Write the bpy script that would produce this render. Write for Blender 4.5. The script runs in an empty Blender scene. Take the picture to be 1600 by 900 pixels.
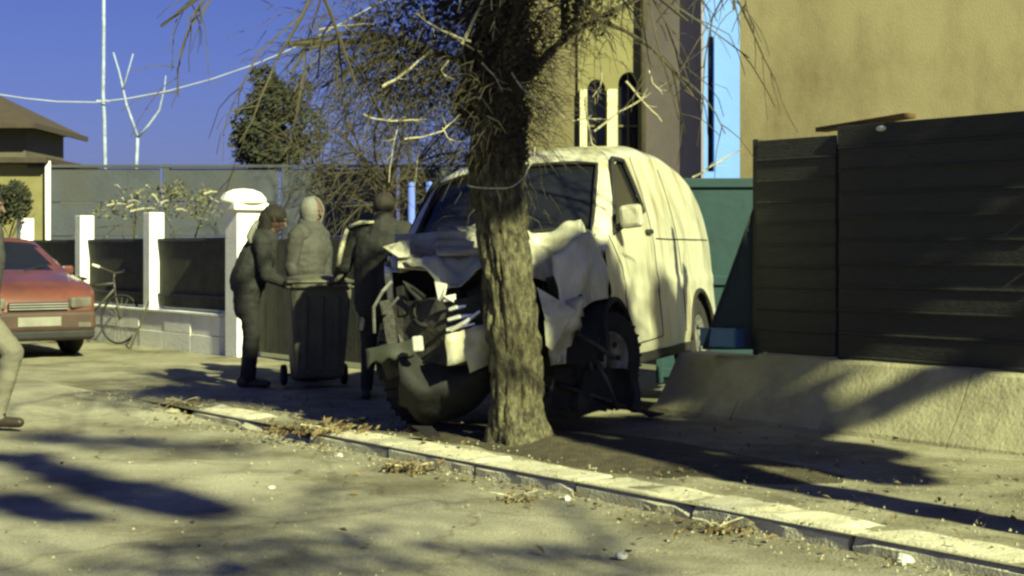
import bpy, bmesh, math, random
import numpy as np
from mathutils import Vector, Matrix, noise, Euler
random.seed(7)
R = math.radians
scene = bpy.context.scene
COL = scene.collection

# ------------------------------------------------------------------ camera
F, H0, HY = 2400.0, 1.30, 390.0
cam_d = bpy.data.cameras.new('camera'); cam = bpy.data.objects.new('camera', cam_d)
COL.objects.link(cam)
cam.location = (0, 0, H0); cam.rotation_euler = (R(90), 0, 0)
cam_d.sensor_width = 36; cam_d.lens = 36*F/1600; cam_d.shift_y = -60/1600
cam_d.clip_end = 2000
scene.camera = cam
# ------------------------------------------------------------------ sky and key light
ELEV = R(33); LH = Vector((.54, -.84, 0)).normalized()
LDIR = Vector((LH.x*math.cos(ELEV), LH.y*math.cos(ELEV), math.sin(ELEV)))
world = bpy.data.worlds.new('World'); scene.world = world; world.use_nodes = True
wn = world.node_tree.nodes; wl = world.node_tree.links
bg = wn['Background']
sky = wn.new('ShaderNodeTexSky'); sky.sky_type = 'NISHITA'; sky.sun_disc = False
sky.sun_elevation = ELEV; sky.sun_rotation = math.atan2(LH.x, LH.y)
tint = wn.new('ShaderNodeMix'); tint.data_type = 'RGBA'; tint.blend_type = 'MULTIPLY'
tint.inputs[0].default_value = 1.0; tint.inputs[7].default_value = (.195, .215, .50, 1)
wl.new(sky.outputs[0], tint.inputs[6]); wl.new(tint.outputs[2], bg.inputs[0])
bg.inputs[1].default_value = 0.06
sun_d = bpy.data.lights.new('sun', 'SUN'); sun_d.energy = 5.0; sun_d.angle = R(1.2)
sun_d.color = (.98, 1.0, .54)
sun = bpy.data.objects.new('sun', sun_d); COL.objects.link(sun)
sun.rotation_euler = LDIR.to_track_quat('Z', 'Y').to_euler()
vs = scene.view_settings
vs.view_transform = 'Standard'; vs.look = 'None'; vs.gamma = 1; vs.use_curve_mapping = False
vs.exposure = 1.38
scene.cycles.filter_width = 2.6

# ------------------------------------------------------------------ frames of reference
def P(x, y, Y):                       # a point at depth Y seen in the direction of photo pixel x, y
    return Vector(((x-800)*Y/F, Y, H0-(y-HY)*Y/F))
def G(x, y, z=0.0):
    Y = (H0-z)*F/(y-HY); return Vector(((x-800)*Y/F, Y, z))
U = Vector((.603, -.797, 0)).normalized(); N = Vector((-U.y, U.x, 0)); O = Vector((-.27, 9.4, 0))
RA = math.atan2(U.y, U.x)
def ST(s, t, z=0.0): return O + U*s + N*t + Vector((0, 0, z))

# ------------------------------------------------------------------ helpers
class MB:
    def __init__(self): self.v = []; self.f = []
    def add(self, vs_, fs):
        b = len(self.v); self.v += [tuple(p) for p in vs_]; self.f += [tuple(i+b for i in q) for q in fs]
    def box(self, c, s, rot=None):
        c = Vector(c); hx, hy, hz = s[0]/2, s[1]/2, s[2]/2
        pts = [Vector((x, y, z)) for x in (-hx, hx) for y in (-hy, hy) for z in (-hz, hz)]
        if rot is not None:
            m = rot if isinstance(rot, Matrix) else Euler(rot).to_matrix()
            pts = [m @ p for p in pts]
        self.add([p+c for p in pts], [(0,1,3,2),(4,6,7,5),(0,4,5,1),(2,3,7,6),(0,2,6,4),(1,5,7,3)])
        return self
    def hexa(self, pts):   # bottom 4 (ccw) then top 4
        self.add(pts, [(0,3,2,1),(4,5,6,7),(0,1,5,4),(1,2,6,5),(2,3,7,6),(3,0,4,7)]); return self
    def tube(self, path, rad, n=8, cap=True):
        path = [Vector(p) for p in path]
        if not isinstance(rad, (list, tuple)): rad = [rad]*len(path)
        vs_ = []; fs = []; prev = None
        for i, p in enumerate(path):
            d = (path[min(i+1, len(path)-1)] - path[max(i-1, 0)])
            if d.length < 1e-9: d = Vector((0, 0, 1))
            d.normalize()
            a = prev if prev is not None else (Vector((0,0,1)) if abs(d.z) < .9 else Vector((1,0,0)))
            a = a - d*a.dot(d)
            if a.length < 1e-6: a = d.orthogonal()
            a.normalize(); prev = a; b = d.cross(a)
            for k in range(n):
                t = 2*math.pi*k/n
                vs_.append(p + (a*math.cos(t)+b*math.sin(t))*rad[i])
        for i in range(len(path)-1):
            for k in range(n):
                fs.append((i*n+k, i*n+(k+1) % n, (i+1)*n+(k+1) % n, (i+1)*n+k))
        if cap:
            fs.append(tuple(range(n-1, -1, -1))); m = (len(path)-1)*n; fs.append(tuple(range(m, m+n)))
        self.add(vs_, fs); return self
    def lathe(self, prof, axis='Z', n=24, c=(0,0,0), closed=False):
        c = Vector(c); vs_ = []; fs = []
        for (r, h) in prof:
            for k in range(n):
                t = 2*math.pi*k/n; x, y = r*math.cos(t), r*math.sin(t)
                q = {'Z': (x, y, h), 'X': (h, x, y), 'Y': (y, h, x)}[axis]
                vs_.append(Vector(q)+c)
        m = len(prof)
        for i in range(m if closed else m-1):
            j = (i+1) % m
            for k in range(n):
                fs.append((i*n+k, i*n+(k+1) % n, j*n+(k+1) % n, j*n+k))
        if not closed:
            fs.append(tuple(range(n-1, -1, -1))); fs.append(tuple(range((m-1)*n, m*n)))
        self.add(vs_, fs); return self
    def ell(self, c, r, rot=None, nu=14, nv=9):
        c = Vector(c); m = Euler(rot).to_matrix() if rot is not None else Matrix.Identity(3)
        vs_ = []; fs = []
        for i in range(nv+1):
            ph = math.pi*i/nv
            for k in range(nu):
                t = 2*math.pi*k/nu
                vs_.append(c + m @ Vector((r[0]*math.sin(ph)*math.cos(t), r[1]*math.sin(ph)*math.sin(t), r[2]*math.cos(ph))))
        for i in range(nv):
            for k in range(nu):
                fs.append((i*nu+k, (i+1)*nu+k, (i+1)*nu+(k+1) % nu, i*nu+(k+1) % nu))
        self.add(vs_, fs); return self
    def grid(self, fn, nu, nv, keep=None):
        vs_ = [fn(i, j) for i in range(nu) for j in range(nv)]
        fs = []
        for i in range(nu-1):
            for j in range(nv-1):
                if keep is None or keep(i, j):
                    fs.append((i*nv+j, (i+1)*nv+j, (i+1)*nv+j+1, i*nv+j+1))
        self.add(vs_, fs); return self
    def sheet(self, pts, th=.006):        # a bent plate: polygon with thickness
        pts = [Vector(p) for p in pts]; nrm = (pts[1]-pts[0]).cross(pts[2]-pts[0]).normalized()
        k = len(pts); self.add([p+nrm*th/2 for p in pts]+[p-nrm*th/2 for p in pts],
            [tuple(range(k)), tuple(range(2*k-1, k-1, -1))]+[(i, i+k, (i+1) % k+k, (i+1) % k) for i in range(k)])
        return self
    def build(self, name, mat, parent=None, smooth=False, bevel=0, solid=0, loc=None, rot=None, sub=0):
        me = bpy.data.meshes.new(name); me.from_pydata(self.v, [], self.f); me.validate(); me.update()
        bm = bmesh.new(); bm.from_mesh(me); bmesh.ops.recalc_face_normals(bm, faces=bm.faces); bm.to_mesh(me); bm.free()
        if mat: me.materials.append(mat)
        o = bpy.data.objects.new(name, me); COL.objects.link(o)
        if parent: o.parent = parent
        if loc is not None: o.location = loc
        if rot is not None: o.rotation_euler = rot
        if solid:
            m = o.modifiers.new('solid', 'SOLIDIFY'); m.thickness = solid; m.offset = -1
        if bevel:
            m = o.modifiers.new('bevel', 'BEVEL'); m.width = bevel; m.segments = 2; m.limit_method = 'ANGLE'
        if sub:
            m = o.modifiers.new('sub', 'SUBSURF'); m.levels = sub; m.render_levels = sub
        if smooth:
            for p in me.polygons: p.use_smooth = True
        return o
def tag(o, label=None, cat=None, group=None, kind=None):
    if label: o['label'] = label
    if cat: o['category'] = cat
    if group: o['group'] = group
    if kind: o['kind'] = kind
    return o
def thing(name, label, cat, loc=(0,0,0), rotz=0, group=None):
    o = bpy.data.objects.new(name, None); COL.objects.link(o); o.empty_display_size = .2
    o.location = loc; o.rotation_euler = (0, 0, rotz)
    return tag(o, label, cat, group)
def share(o, name, parent=None, loc=(0,0,0), rot=(0,0,0), scale=(1,1,1)):
    c = o.copy(); COL.objects.link(c); c.name = name; c.parent = parent if parent else o.parent
    c.location = loc; c.rotation_euler = rot; c.scale = scale; return c
def lerp(a, b, t): return a+(b-a)*t
def interp(x, pts):
    if x <= pts[0][0]: return pts[0][1]
    for (a, b), (c, d) in zip(pts, pts[1:]):
        if x <= c: return b+(d-b)*(x-a)/(c-a)
    return pts[-1][1]
def smooth01(x): x = max(0, min(1, x)); return x*x*(3-2*x)

# ------------------------------------------------------------------ materials
MATS = {}
def M(name, c1, c2=None, scale=4, rough=.85, bump=.15, bscale=30, metal=0, c3=None, s3=1.2, t3=(.5, .7),
      stretch=(1,1,1), spec=.4, coat=0, lo=.35, hi=.65, trans=0, world_co=False, crack=0):
    if name in MATS: return MATS[name]
    m = bpy.data.materials.new(name); m.use_nodes = True; MATS[name] = m
    n = m.node_tree.nodes; l = m.node_tree.links; b = n['Principled BSDF']
    b.inputs['Roughness'].default_value = rough; b.inputs['Metallic'].default_value = metal
    b.inputs['Specular IOR Level'].default_value = spec
    b.inputs['Coat Weight'].default_value = coat
    b.inputs['Transmission Weight'].default_value = trans
    if c2 is None: c2 = tuple(x*.75 for x in c1)
    if world_co:
        tc = n.new('ShaderNodeNewGeometry'); co = tc.outputs['Position']
    else:
        tc = n.new('ShaderNodeTexCoord'); co = tc.outputs['Object']
    mp = n.new('ShaderNodeMapping'); mp.inputs['Scale'].default_value = stretch; l.new(co, mp.inputs[0])
    t = n.new('ShaderNodeTexNoise'); t.inputs['Scale'].default_value = scale; t.inputs['Detail'].default_value = 8
    t.inputs['Roughness'].default_value = .65; l.new(mp.outputs[0], t.inputs['Vector'])
    r = n.new('ShaderNodeValToRGB'); r.color_ramp.elements[0].position = lo; r.color_ramp.elements[1].position = hi
    r.color_ramp.elements[0].color = (*c2, 1); r.color_ramp.elements[1].color = (*c1, 1)
    l.new(t.outputs['Fac'], r.inputs[0]); out = r.outputs[0]
    if c3:
        t3n = n.new('ShaderNodeTexNoise'); t3n.inputs['Scale'].default_value = s3; t3n.inputs['Detail'].default_value = 9
        t3n.inputs['Roughness'].default_value = .7
        l.new(mp.outputs[0], t3n.inputs['Vector'])
        r3 = n.new('ShaderNodeValToRGB'); r3.color_ramp.elements[0].position = t3[0]; r3.color_ramp.elements[1].position = t3[1]
        l.new(t3n.outputs['Fac'], r3.inputs[0])
        mx = n.new('ShaderNodeMix'); mx.data_type = 'RGBA'; l.new(r3.outputs[0], mx.inputs[0])
        l.new(out, mx.inputs[6]); mx.inputs[7].default_value = (*c3, 1); out = mx.outputs[2]
    if crack:
        wd = n.new('ShaderNodeTexNoise'); wd.inputs['Scale'].default_value = 2.5; wd.inputs['Detail'].default_value = 6; l.new(co, wd.inputs['Vector'])
        ma = n.new('ShaderNodeMixRGB'); ma.inputs[0].default_value = .35; l.new(co, ma.inputs[1]); l.new(wd.outputs['Color'], ma.inputs[2])
        vo = n.new('ShaderNodeTexVoronoi'); vo.feature = 'DISTANCE_TO_EDGE'; vo.inputs['Scale'].default_value = crack; l.new(ma.outputs[0], vo.inputs['Vector'])
        rc_ = n.new('ShaderNodeValToRGB'); rc_.color_ramp.elements[0].position = .002; rc_.color_ramp.elements[1].position = .012
        rc_.color_ramp.elements[0].color = (.74,.71,.66,1); rc_.color_ramp.elements[1].color = (1,1,1,1); l.new(vo.outputs['Distance'], rc_.inputs[0])
        fi = n.new('ShaderNodeTexNoise'); fi.inputs['Scale'].default_value = 120; fi.inputs['Detail'].default_value = 3; l.new(co, fi.inputs['Vector'])
        rf = n.new('ShaderNodeValToRGB'); rf.color_ramp.elements[0].position = .35; rf.color_ramp.elements[1].position = .65
        rf.color_ramp.elements[0].color = (.62,.62,.60,1); rf.color_ramp.elements[1].color = (1.12,1.12,1.12,1); l.new(fi.outputs['Fac'], rf.inputs[0])
        mu = n.new('ShaderNodeMixRGB'); mu.blend_type = 'MULTIPLY'; mu.inputs[0].default_value = 1; l.new(rc_.outputs[0], mu.inputs[1]); l.new(rf.outputs[0], mu.inputs[2])
        mv = n.new('ShaderNodeMixRGB'); mv.blend_type = 'MULTIPLY'; mv.inputs[0].default_value = 1; l.new(out, mv.inputs[1]); l.new(mu.outputs[0], mv.inputs[2]); out = mv.outputs[0]
    l.new(out, b.inputs['Base Color'])
    if bump:
        tb = n.new('ShaderNodeTexNoise'); tb.inputs['Scale'].default_value = bscale; tb.inputs['Detail'].default_value = 8
        l.new(mp.outputs[0], tb.inputs['Vector'])
        bp = n.new('ShaderNodeBump'); bp.inputs['Strength'].default_value = bump; bp.inputs['Distance'].default_value = .02
        l.new(tb.outputs['Fac'], bp.inputs['Height']); l.new(bp.outputs[0], b.inputs['Normal'])
    return m

m_road = M('road_asphalt', (.33,.315,.24), (.20,.19,.14), scale=.9, bump=.5, bscale=55, c3=(.105,.092,.06), s3=.75, t3=(.47,.66), world_co=True, crack=.55)
m_side = M('pavement_dust', (.29,.275,.195), (.19,.178,.125), scale=1.3, bump=.5, bscale=45, c3=(.085,.075,.045), s3=.9, t3=(.46,.66), world_co=True, crack=.8)
m_soil = M('verge_soil', (.07,.06,.035), (.035,.03,.02), scale=9, bump=.9, bscale=60, c3=(.13,.115,.07), s3=3, t3=(.55,.7), world_co=True)
m_kerb = M('kerb_concrete', (.52,.50,.38), (.36,.34,.25), scale=6, bump=.5, bscale=50, c3=(.16,.15,.09), s3=3.5, t3=(.55,.75), world_co=True)
m_far = M('far_ground', (.10,.10,.07), scale=.5)
m_conc = M('plinth_concrete', (.36,.34,.22), (.25,.235,.15), scale=3, bump=.4, bscale=35, c3=(.12,.11,.07), s3=1.6, t3=(.55,.8), world_co=True)
m_bark = M('bark', (.11,.10,.055), (.022,.019,.013), scale=17, bump=1.0, bscale=45, stretch=(1.5,1.5,.7), c3=(.21,.20,.10), s3=7, t3=(.56,.72), lo=.40, hi=.62)
m_twig = M('pale_twig', (.40,.38,.27), (.22,.20,.13), scale=20, bump=0)
m_dtwig = M('dark_twig', (.05,.043,.026), (.028,.024,.015), scale=9, bump=0)
m_leafd = M('dead_leaf', (.06,.05,.026), (.028,.024,.014), scale=7, bump=0)
m_leafg = M('evergreen_leaf', (.028,.032,.016), (.011,.014,.007), scale=5, bump=0)
m_leafs = M('shrub_leaf', (.13,.13,.085), (.035,.035,.02), scale=9, bump=0)
m_litter = M('litter_leaf', (.16,.12,.06), (.07,.05,.025), scale=6, bump=0)
m_van = M('van_paint', (.47,.47,.38), (.38,.38,.29), scale=2.2, rough=.30, bump=.05, bscale=8, stretch=(1,1,.28), c3=(.17,.13,.06), s3=3.2, t3=(.48,.69), coat=.3)  # brown upright streaks put both dirt and branch shade into the paint
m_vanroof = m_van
m_tear = M('torn_metal', (.46,.46,.38), (.26,.24,.17), scale=5, rough=.5, bump=.2, bscale=12)
m_glass = M('dark_glass', (.012,.013,.016), (.008,.009,.011), scale=2, rough=.08, bump=0, spec=.6)
m_rubber = M('rubber', (.018,.018,.018), (.010,.010,.010), scale=20, rough=.8, bump=.2)
m_plast = M('black_plastic', (.015,.015,.016), (.009,.009,.009), scale=9, rough=.75, bump=.15)
m_engine = M('greasy_metal', (.035,.033,.028), (.012,.012,.011), scale=8, rough=.6, bump=.4, c3=(.09,.05,.025), s3=5, t3=(.6,.75))
m_chrome = M('chrome', (.75,.75,.70), (.6,.6,.55), rough=.25, metal=.6, bump=0)
m_steel = M('steel_rim', (.22,.22,.21), (.10,.10,.09), scale=12, rough=.5, metal=.4)
m_lens = M('lamp_lens', (.55,.56,.52), (.5,.5,.45), rough=.15, bump=0)
m_red = M('red_paint', (.12,.040,.027), (.08,.028,.02), scale=2, rough=.35, bump=.03, coat=.4, c3=(.055,.03,.024), s3=2.2, t3=(.55,.8))
m_rlamp = M('tail_lens', (.09,.012,.01), rough=.2, bump=0)
m_plate = M('number_plate', (.20,.20,.17), bump=0, rough=.5)
m_board = M('dark_board', (.036,.037,.034), (.025,.026,.025), scale=3, rough=.75, bump=.3, bscale=25, stretch=(1,4,4))
m_bedge = M('board_rail', (.05,.05,.042), bump=.2)
m_plank = M('brown_plank', (.16,.10,.035), (.09,.055,.02), scale=6, stretch=(.5,4,4), bump=.4)
m_teal = M('teal_sheet', (.008,.036,.044), (.006,.026,.032), scale=3, rough=.55, bump=.15, bscale=9)
m_tealb = M('teal_sheet_dark', (.008,.022,.025), (.006,.017,.019), scale=3, rough=.6, bump=.15)
m_blue = M('blue_plastic', (.05,.13,.28), (.04,.10,.22), rough=.5, bump=.05)
m_yel = M('yellow_stucco', (.18,.155,.092), (.15,.128,.074), scale=1.6, rough=.95, bump=.35, bscale=60, c3=(.078,.062,.032), s3=.8, t3=(.40,.66), stretch=(1,1,.5), lo=.3, hi=.7)  # darker patches put weathering and branch shadows alike into the stucco
m_yel2 = M('ochre_stucco', (.18,.165,.075), (.13,.12,.055), scale=1.4, rough=.95, bump=.3, bscale=40)
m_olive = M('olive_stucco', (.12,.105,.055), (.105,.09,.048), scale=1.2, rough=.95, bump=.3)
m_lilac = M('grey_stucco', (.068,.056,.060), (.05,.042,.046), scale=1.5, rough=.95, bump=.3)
m_bluelit = M('blue_lit_plaster', (.13,.25,.62), (.11,.22,.56), scale=1.4, rough=.9, bump=.15)  # bluish light falling on this plaster is put into its colour
m_white = M('white_plaster', (.78,.78,.74), (.66,.66,.62), scale=3, bump=.3, bscale=35, c3=(.30,.29,.22), s3=2.5, t3=(.6,.85))
m_trim = M('cream_trim', (.55,.52,.35), (.45,.42,.28), scale=4, bump=.2)
m_gwall = M('old_concrete', (.048,.056,.078), (.034,.039,.054), scale=1.2, bump=.4, bscale=20, c3=(.045,.045,.04), s3=.8, t3=(.5,.75))
m_panel = M('dark_mesh_panel', (.055,.055,.038), (.03,.03,.022), scale=5, bump=.3)
m_roof = M('brown_roof', (.05,.037,.028), (.033,.025,.019), scale=4, stretch=(1,3,1), bump=.5, bscale=14)
m_hwall = M('house_wall', (.085,.078,.058), (.065,.06,.045), scale=1, bump=.2)
m_pole = M('whitewashed_pole', (.30,.35,.48), (.16,.19,.28), scale=5, bump=.2)
m_cable = M('pale_cable', (.30,.33,.42), bump=0)
m_bluepost = M('blue_post', (.10,.16,.55), (.08,.12,.42), bump=.05)
m_skin = M('skin', (.11,.068,.05), (.085,.05,.038), bump=.05, rough=.6)
m_dcloth = M('dark_cloth', (.020,.021,.020), (.012,.012,.012), scale=7, bump=.5, bscale=18)
m_gcloth = M('grey_cloth', (.055,.055,.05), (.035,.035,.033), scale=7, bump=.5, bscale=18)
m_hoodc = M('pale_grey_cloth', (.16,.16,.14), (.10,.10,.09), scale=8, bump=.4)
m_pcloth = M('pale_trouser_cloth', (.15,.14,.11), (.10,.095,.075), scale=5, bump=.5, bscale=14)
m_hair = M('dark_hair', (.02,.016,.012), (.012,.01,.008), scale=30, bump=.5, bscale=60, stretch=(1,1,.3))
m_shoe = M('shoe_leather', (.03,.022,.016), bump=.2, rough=.5)
m_refl = M('reflective_band', (.62,.60,.40), (.22,.21,.14), scale=26, bump=.1, rough=.5)
m_bin = M('bin_plastic', (.10,.098,.07), (.07,.068,.05), scale=4, rough=.6, bump=.15, c3=(.15,.14,.10), s3=3, t3=(.55,.8))
m_bike = M('bike_metal', (.05,.045,.04), (.03,.03,.03), rough=.5)
m_grip = M('pale_grip', (.55,.55,.50), bump=.1)
m_stone = M('rubble_stone', (.28,.26,.18), (.17,.16,.11), scale=15, bump=.6, bscale=40)
m_pstone = M('pale_pebble', (.62,.62,.55), bump=.2)
m_cord = M('pale_cord', (.50,.50,.40), bump=0)

# ================================================================== GROUND
def road_z(s, t):
    k = smooth01((s+5.2)/2.2)
    z = -.075*k
    return z
def ground_patch(name, s0, s1, ds, t0, t1, dt, zf, mat):
    mb = MB(); ns = int(round((s1-s0)/ds))+1; nt = int(round((t1-t0)/dt))+1
    def fn(i, j):
        s = s0+(s1-s0)*i/(ns-1); t = t0+(t1-t0)*j/(nt-1); p = ST(s, t)
        edge = 1.0 if 0 < j < nt-1 else 0.0
        z = zf(s, t) + edge*(.018*noise.noise(p*.9) + .010*noise.noise(p*3.1+Vector((5,1,0))) + .005*noise.noise(p*9))
        return Vector((p.x, p.y, z))
    mb.grid(fn, ns, nt)
    return tag(mb.build(name, mat, smooth=True), kind='structure')
road = ground_patch('road', -30, 14, .1, -14, 0, .1, road_z, m_road)
pave = ground_patch('pavement', -30, 14, .1, 0, 3.4, .1, lambda s, t: 0, m_side)
g = MB(); g.add([(-400,-300,-.30),(400,-300,-.30),(400,700,-.30),(-400,700,-.30)], [(0,1,2,3)])
tag(g.build('ground', m_far), kind='structure')
g = MB(); a = [ST(-60,3.35,-.02), ST(30,3.35,-.02), ST(30,60,-.02), ST(-60,60,-.02)]
g.add(a, [(0,1,2,3)]); tag(g.build('yard_ground', m_far), kind='structure')

# earth verge round the tree
mb = MB(); nr, na = 9, 44
def vfn(i, j):
    a = 2*math.pi*j/(na-1); rr = i/(nr-1)
    rad = 1 + .25*noise.noise(Vector((math.cos(a)*1.7, math.sin(a)*1.7, 3.3)))
    s = -.1 + math.cos(a)*2.1*rr*rad; t = 1.02 + math.sin(a)*.62*rr*rad
    p = ST(s, t)
    z = .055*(1-rr**2) - .012*(rr > .97) + .02*noise.noise(p*6)*(1-rr*.6) + .008
    return Vector((p.x, p.y, max(z, -.02)))
mb.grid(vfn, nr, na); tag(mb.build('earth_verge', m_soil, smooth=True), kind='structure')

# kerb of single stones
kerb = bpy.data.objects.new('kerb', None); COL.objects.link(kerb); tag(kerb, kind='structure')
kerb.location = ST(0, 0); kerb.rotation_euler = (0, 0, RA)
rk = random.Random(3)
s = -3.9
while s < 6.5:
    L = .92 + rk.random()*.12
    if -2.75 < s+L/2 < -1.75: drop, yaw, tip = .055, .05, .05
    else: drop, yaw, tip = rk.random()*.012, (rk.random()-.5)*.03, (rk.random()-.5)*.02
    mb = MB(); nx, W, Hh = 9, .30, .30
    sec = [(0,-Hh),(0,-.035),(.035,0),(W-.02,.005),(W,-.012),(W,-Hh)]
    def kf(i, j, L=L):
        x = -L/2 + (L-.02)*i/(nx-1); y, z = sec[j]; q = Vector((x+s*3, y, z))
        ch = noise.noise(q*7)*.012 + noise.noise(q*19)*.006
        e = .03 if i in (0, nx-1) and rk.random() < .5 and j in (1,2,3) else 0
        return Vector((x, y+ch, z+ch*.8-e))
    mb.grid(kf, nx, len(sec))
    b0 = len(mb.v)-nx*len(sec); mb.f.append(tuple(range(len(sec)))); mb.f.append(tuple((nx-1)*len(sec)+k for k in range(len(sec)-1, -1, -1)))
    mb.build('kerb_stone', m_kerb, kerb, loc=(s+L/2, 0, .018-drop), rot=(0, tip, yaw))
    s += L+.012

# ================================================================== MAIN TREE
TB = G(816, 695); TB.z = 0
def trunk_mesh(h=4.6, r0=.168, seed=0, lean=True):
    mb = MB(); na, nz = 72, 190
    def fn(i, j):
        z = -.05+ (h+.05)*i/(nz-1); a = 2*math.pi*j/na
        cx = interp(z, [(0,0),(.9,-.07),(1.3,-.125),(1.75,-.17),(2.4,-.165),(3,-.14),(4.6,-.05)]) if lean else 0
        r = interp(z, [(-.05,r0*1.30),(.06,r0*1.12),(.25,r0*1.0),(.9,r0*.97),(1.7,r0*.93),(2.6,r0*.95),(3.1,r0*.8),(4.6,r0*.35)])
        d = Vector((math.cos(a), math.sin(a), 0))
        q = Vector((math.cos(a)*1.0, math.sin(a)*1.0, z*.8+seed))
        lump = .03*noise.noise(q*1.6)
        ridge = abs(noise.noise(Vector((math.cos(a)*3.6, math.sin(a)*3.6, z*2.0+seed))))
        plate = abs(noise.noise(Vector((math.cos(a)*5, math.sin(a)*5, z*6.5+seed))))
        r += lump + .034*(min(ridge*3, 1)-.6) + .024*(min(plate*3.2, 1)-.5) + .006*noise.noise(q*22)
        if z < .3: r += .040*(1-z/.3)**2*(1+.9*math.sin(a*4+1))
        return Vector((cx, 0, z)) + d*r
    mb.grid(fn, nz, na+1)
    return mb
tree = thing('street_tree', 'rough barked street tree the white van has crashed against', 'tree', TB, 0)
trunk = trunk_mesh().build('trunk', m_bark, tree, smooth=True)
def trunk_x(z): return interp(z, [(0,0),(.9,-.07),(1.3,-.125),(1.75,-.17),(2.4,-.165),(3,-.14),(4.6,-.05)])

def grow(mb, p, d, L, r, depth, rng, droop=.1, segs=4, kids=(3,5), spread=.8, n=5, minr=.0018):
    path = [p.copy()]; q = p.copy(); dd = d.normalized()
    for i in range(segs):
        dd = (dd + Vector((rng.gauss(0,.16), rng.gauss(0,.16), rng.gauss(0,.12)-droop*.5))).normalized()
        q = q + dd*L/segs; path.append(q.copy())
    rad = [max(minr, lerp(r, r*.55, i/segs)) for i in range(segs+1)]
    mb.tube(path, rad, n if depth > 1 else 3, cap=False)
    if depth <= 0: return
    for k in range(rng.randint(*kids)):
        f = .25 + .75*rng.random(); i = min(segs-1, int(f*segs)); b = path[i].lerp(path[i+1], f*segs-i)
        nd = (dd + Vector((rng.gauss(0,spread), rng.gauss(0,spread), rng.gauss(0,spread*.8)))).normalized()
        grow(mb, b, nd, L*(.45+.3*rng.random()), r*.5, depth-1, rng, droop*1.3, segs, kids, spread, n, minr)

def leaf_cloud(mb, blobs, rng, size=(.012,.03)):
    for (c, rad, cnt) in blobs:
        c = Vector(c)
        for k in range(cnt):
            while True:
                u = Vector((rng.uniform(-1,1), rng.uniform(-1,1), rng.uniform(-1,1)))
                if u.length < 1 and (u.length > rng.random()*.5): break
            w = c + Vector((u.x*rad[0], u.y*rad[1], u.z*rad[2]))
            if noise.noise(w*3.2) < -.18: continue
            sz = rng.uniform(*size); a = Vector((rng.gauss(0,1), rng.gauss(0,1), rng.gauss(0,1))).normalized()
            b = a.orthogonal().normalized(); cc = a.cross(b)
            mb.add([w-b*sz-cc*sz*.2, w+cc*sz*.45, w+b*sz, w-cc*sz*.5+a*sz*.3], [(0,1,2,3)])

def needle_cloud(mb, blobs, rng, L=(.06,.2), r=.0028):
    for (c, rad, cnt) in blobs:
        c = Vector(c)
        for k in range(cnt):
            u = Vector((rng.gauss(0,.5), rng.gauss(0,.5), rng.gauss(0,.5)))
            w = c + Vector((u.x*rad[0], u.y*rad[1], u.z*rad[2]))
            d = (Vector((u.x*1.2, u.y*1.2, u.z*.4)) + Vector((rng.gauss(0,.5), rng.gauss(0,.5), -.5+rng.gauss(0,.5)))).normalized()
            l = rng.uniform(*L); mid = w+d*l*.5+Vector((rng.gauss(0,.012), rng.gauss(0,.012), .012)); 
            mb.tube([w, mid, w+d*l+Vector((0,0,-.02))], [r, r*.8, r*.4], 3, cap=False)

rt = random.Random(11)
limb = MB()
for k in range(9):
    a = k*2.4+.4; z = 2.25+.22*k
    grow(limb, Vector((trunk_x(z), 0, z)), Vector((math.cos(a), math.sin(a)*.8, .75)), 1.5, .034, 3, rt, droop=.25, kids=(3,4))
limb.build('crown', m_dtwig, tree)
blobs_main = [((-.17,0,2.35),(.30,.30,.45),9000), ((-.1,0,2.95),(.5,.45,.45),7000), ((-.62,.1,2.65),(.6,.4,.42),3200),
              ((.2,.1,2.95),(.5,.4,.3),1500), ((-.1,0,3.6),(.9,.8,.5),2200), ((-.17,0,1.95),(.22,.24,.24),3000)]
lf = MB(); leaf_cloud(lf, blobs_main, rt, (.012,.028))
tag(lf.build('dead_leaf_mass', m_leafd, tree), kind='stuff')
nd = MB(); needle_cloud(nd, [((-.17,0,2.4),(.42,.4,.6),2500), ((-.7,.1,2.6),(.8,.5,.5),3200), ((.2,.1,2.9),(.7,.5,.35),500), ((-.9,.2,2.3),(.5,.4,.4),400)], rt)
tag(nd.build('twig_mass', m_dtwig, tree), kind='stuff')
pale = [([(598,136),(622,122),(640,106),(675,78)],10.0,.011,.006), ([(566,180),(590,187),(620,189),(666,186)],9.95,.007,.004),
 ([(633,217),(665,213),(690,206),(703,192)],9.9,.007,.004), ([(500,46),(540,40),(584,38)],10.1,.006,.003),
 ([(735,66),(700,52),(668,36),(650,20)],9.85,.008,.004), ([(742,78),(715,62),(660,30)],9.9,.006,.003),
 ([(722,68),(738,36),(760,-10)],9.85,.013,.008), ([(754,98),(770,118),(785,142)],9.9,.007,.003),
 ([(800,112),(815,135),(840,160),(882,184)],9.9,.007,.005), ([(893,190),(918,186),(947,187)],10.3,.006,.004),
 ([(915,150),(918,190),(925,225),(947,242)],10.2,.007,.004), ([(928,206),(965,178),(1008,150)],10.2,.008,.005),
 ([(977,126),(1003,156),(1034,190)],10.25,.008,.004), ([(1082,278),(1115,258),(1160,232)],10.6,.008,.004),
 ([(838,-5),(852,14),(872,34)],9.9,.009,.005), ([(942,110),(938,135),(926,152)],10.2,.006,.003),
 ([(700,95),(690,110),(697,120)],9.9,.006,.003), ([(1014,110),(1020,130),(1035,148)],10.2,.006,.004),
 ([(620,195),(612,240),(608,285)],10.0,.004,.003), ([(655,225),(650,270),(648,300)],10.4,.005,.003),
 ([(790,-5),(772,30),(770,60)],9.9,.006,.004), ([(690,200),(700,215),(712,222)],9.9,.004,.003)]
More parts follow.
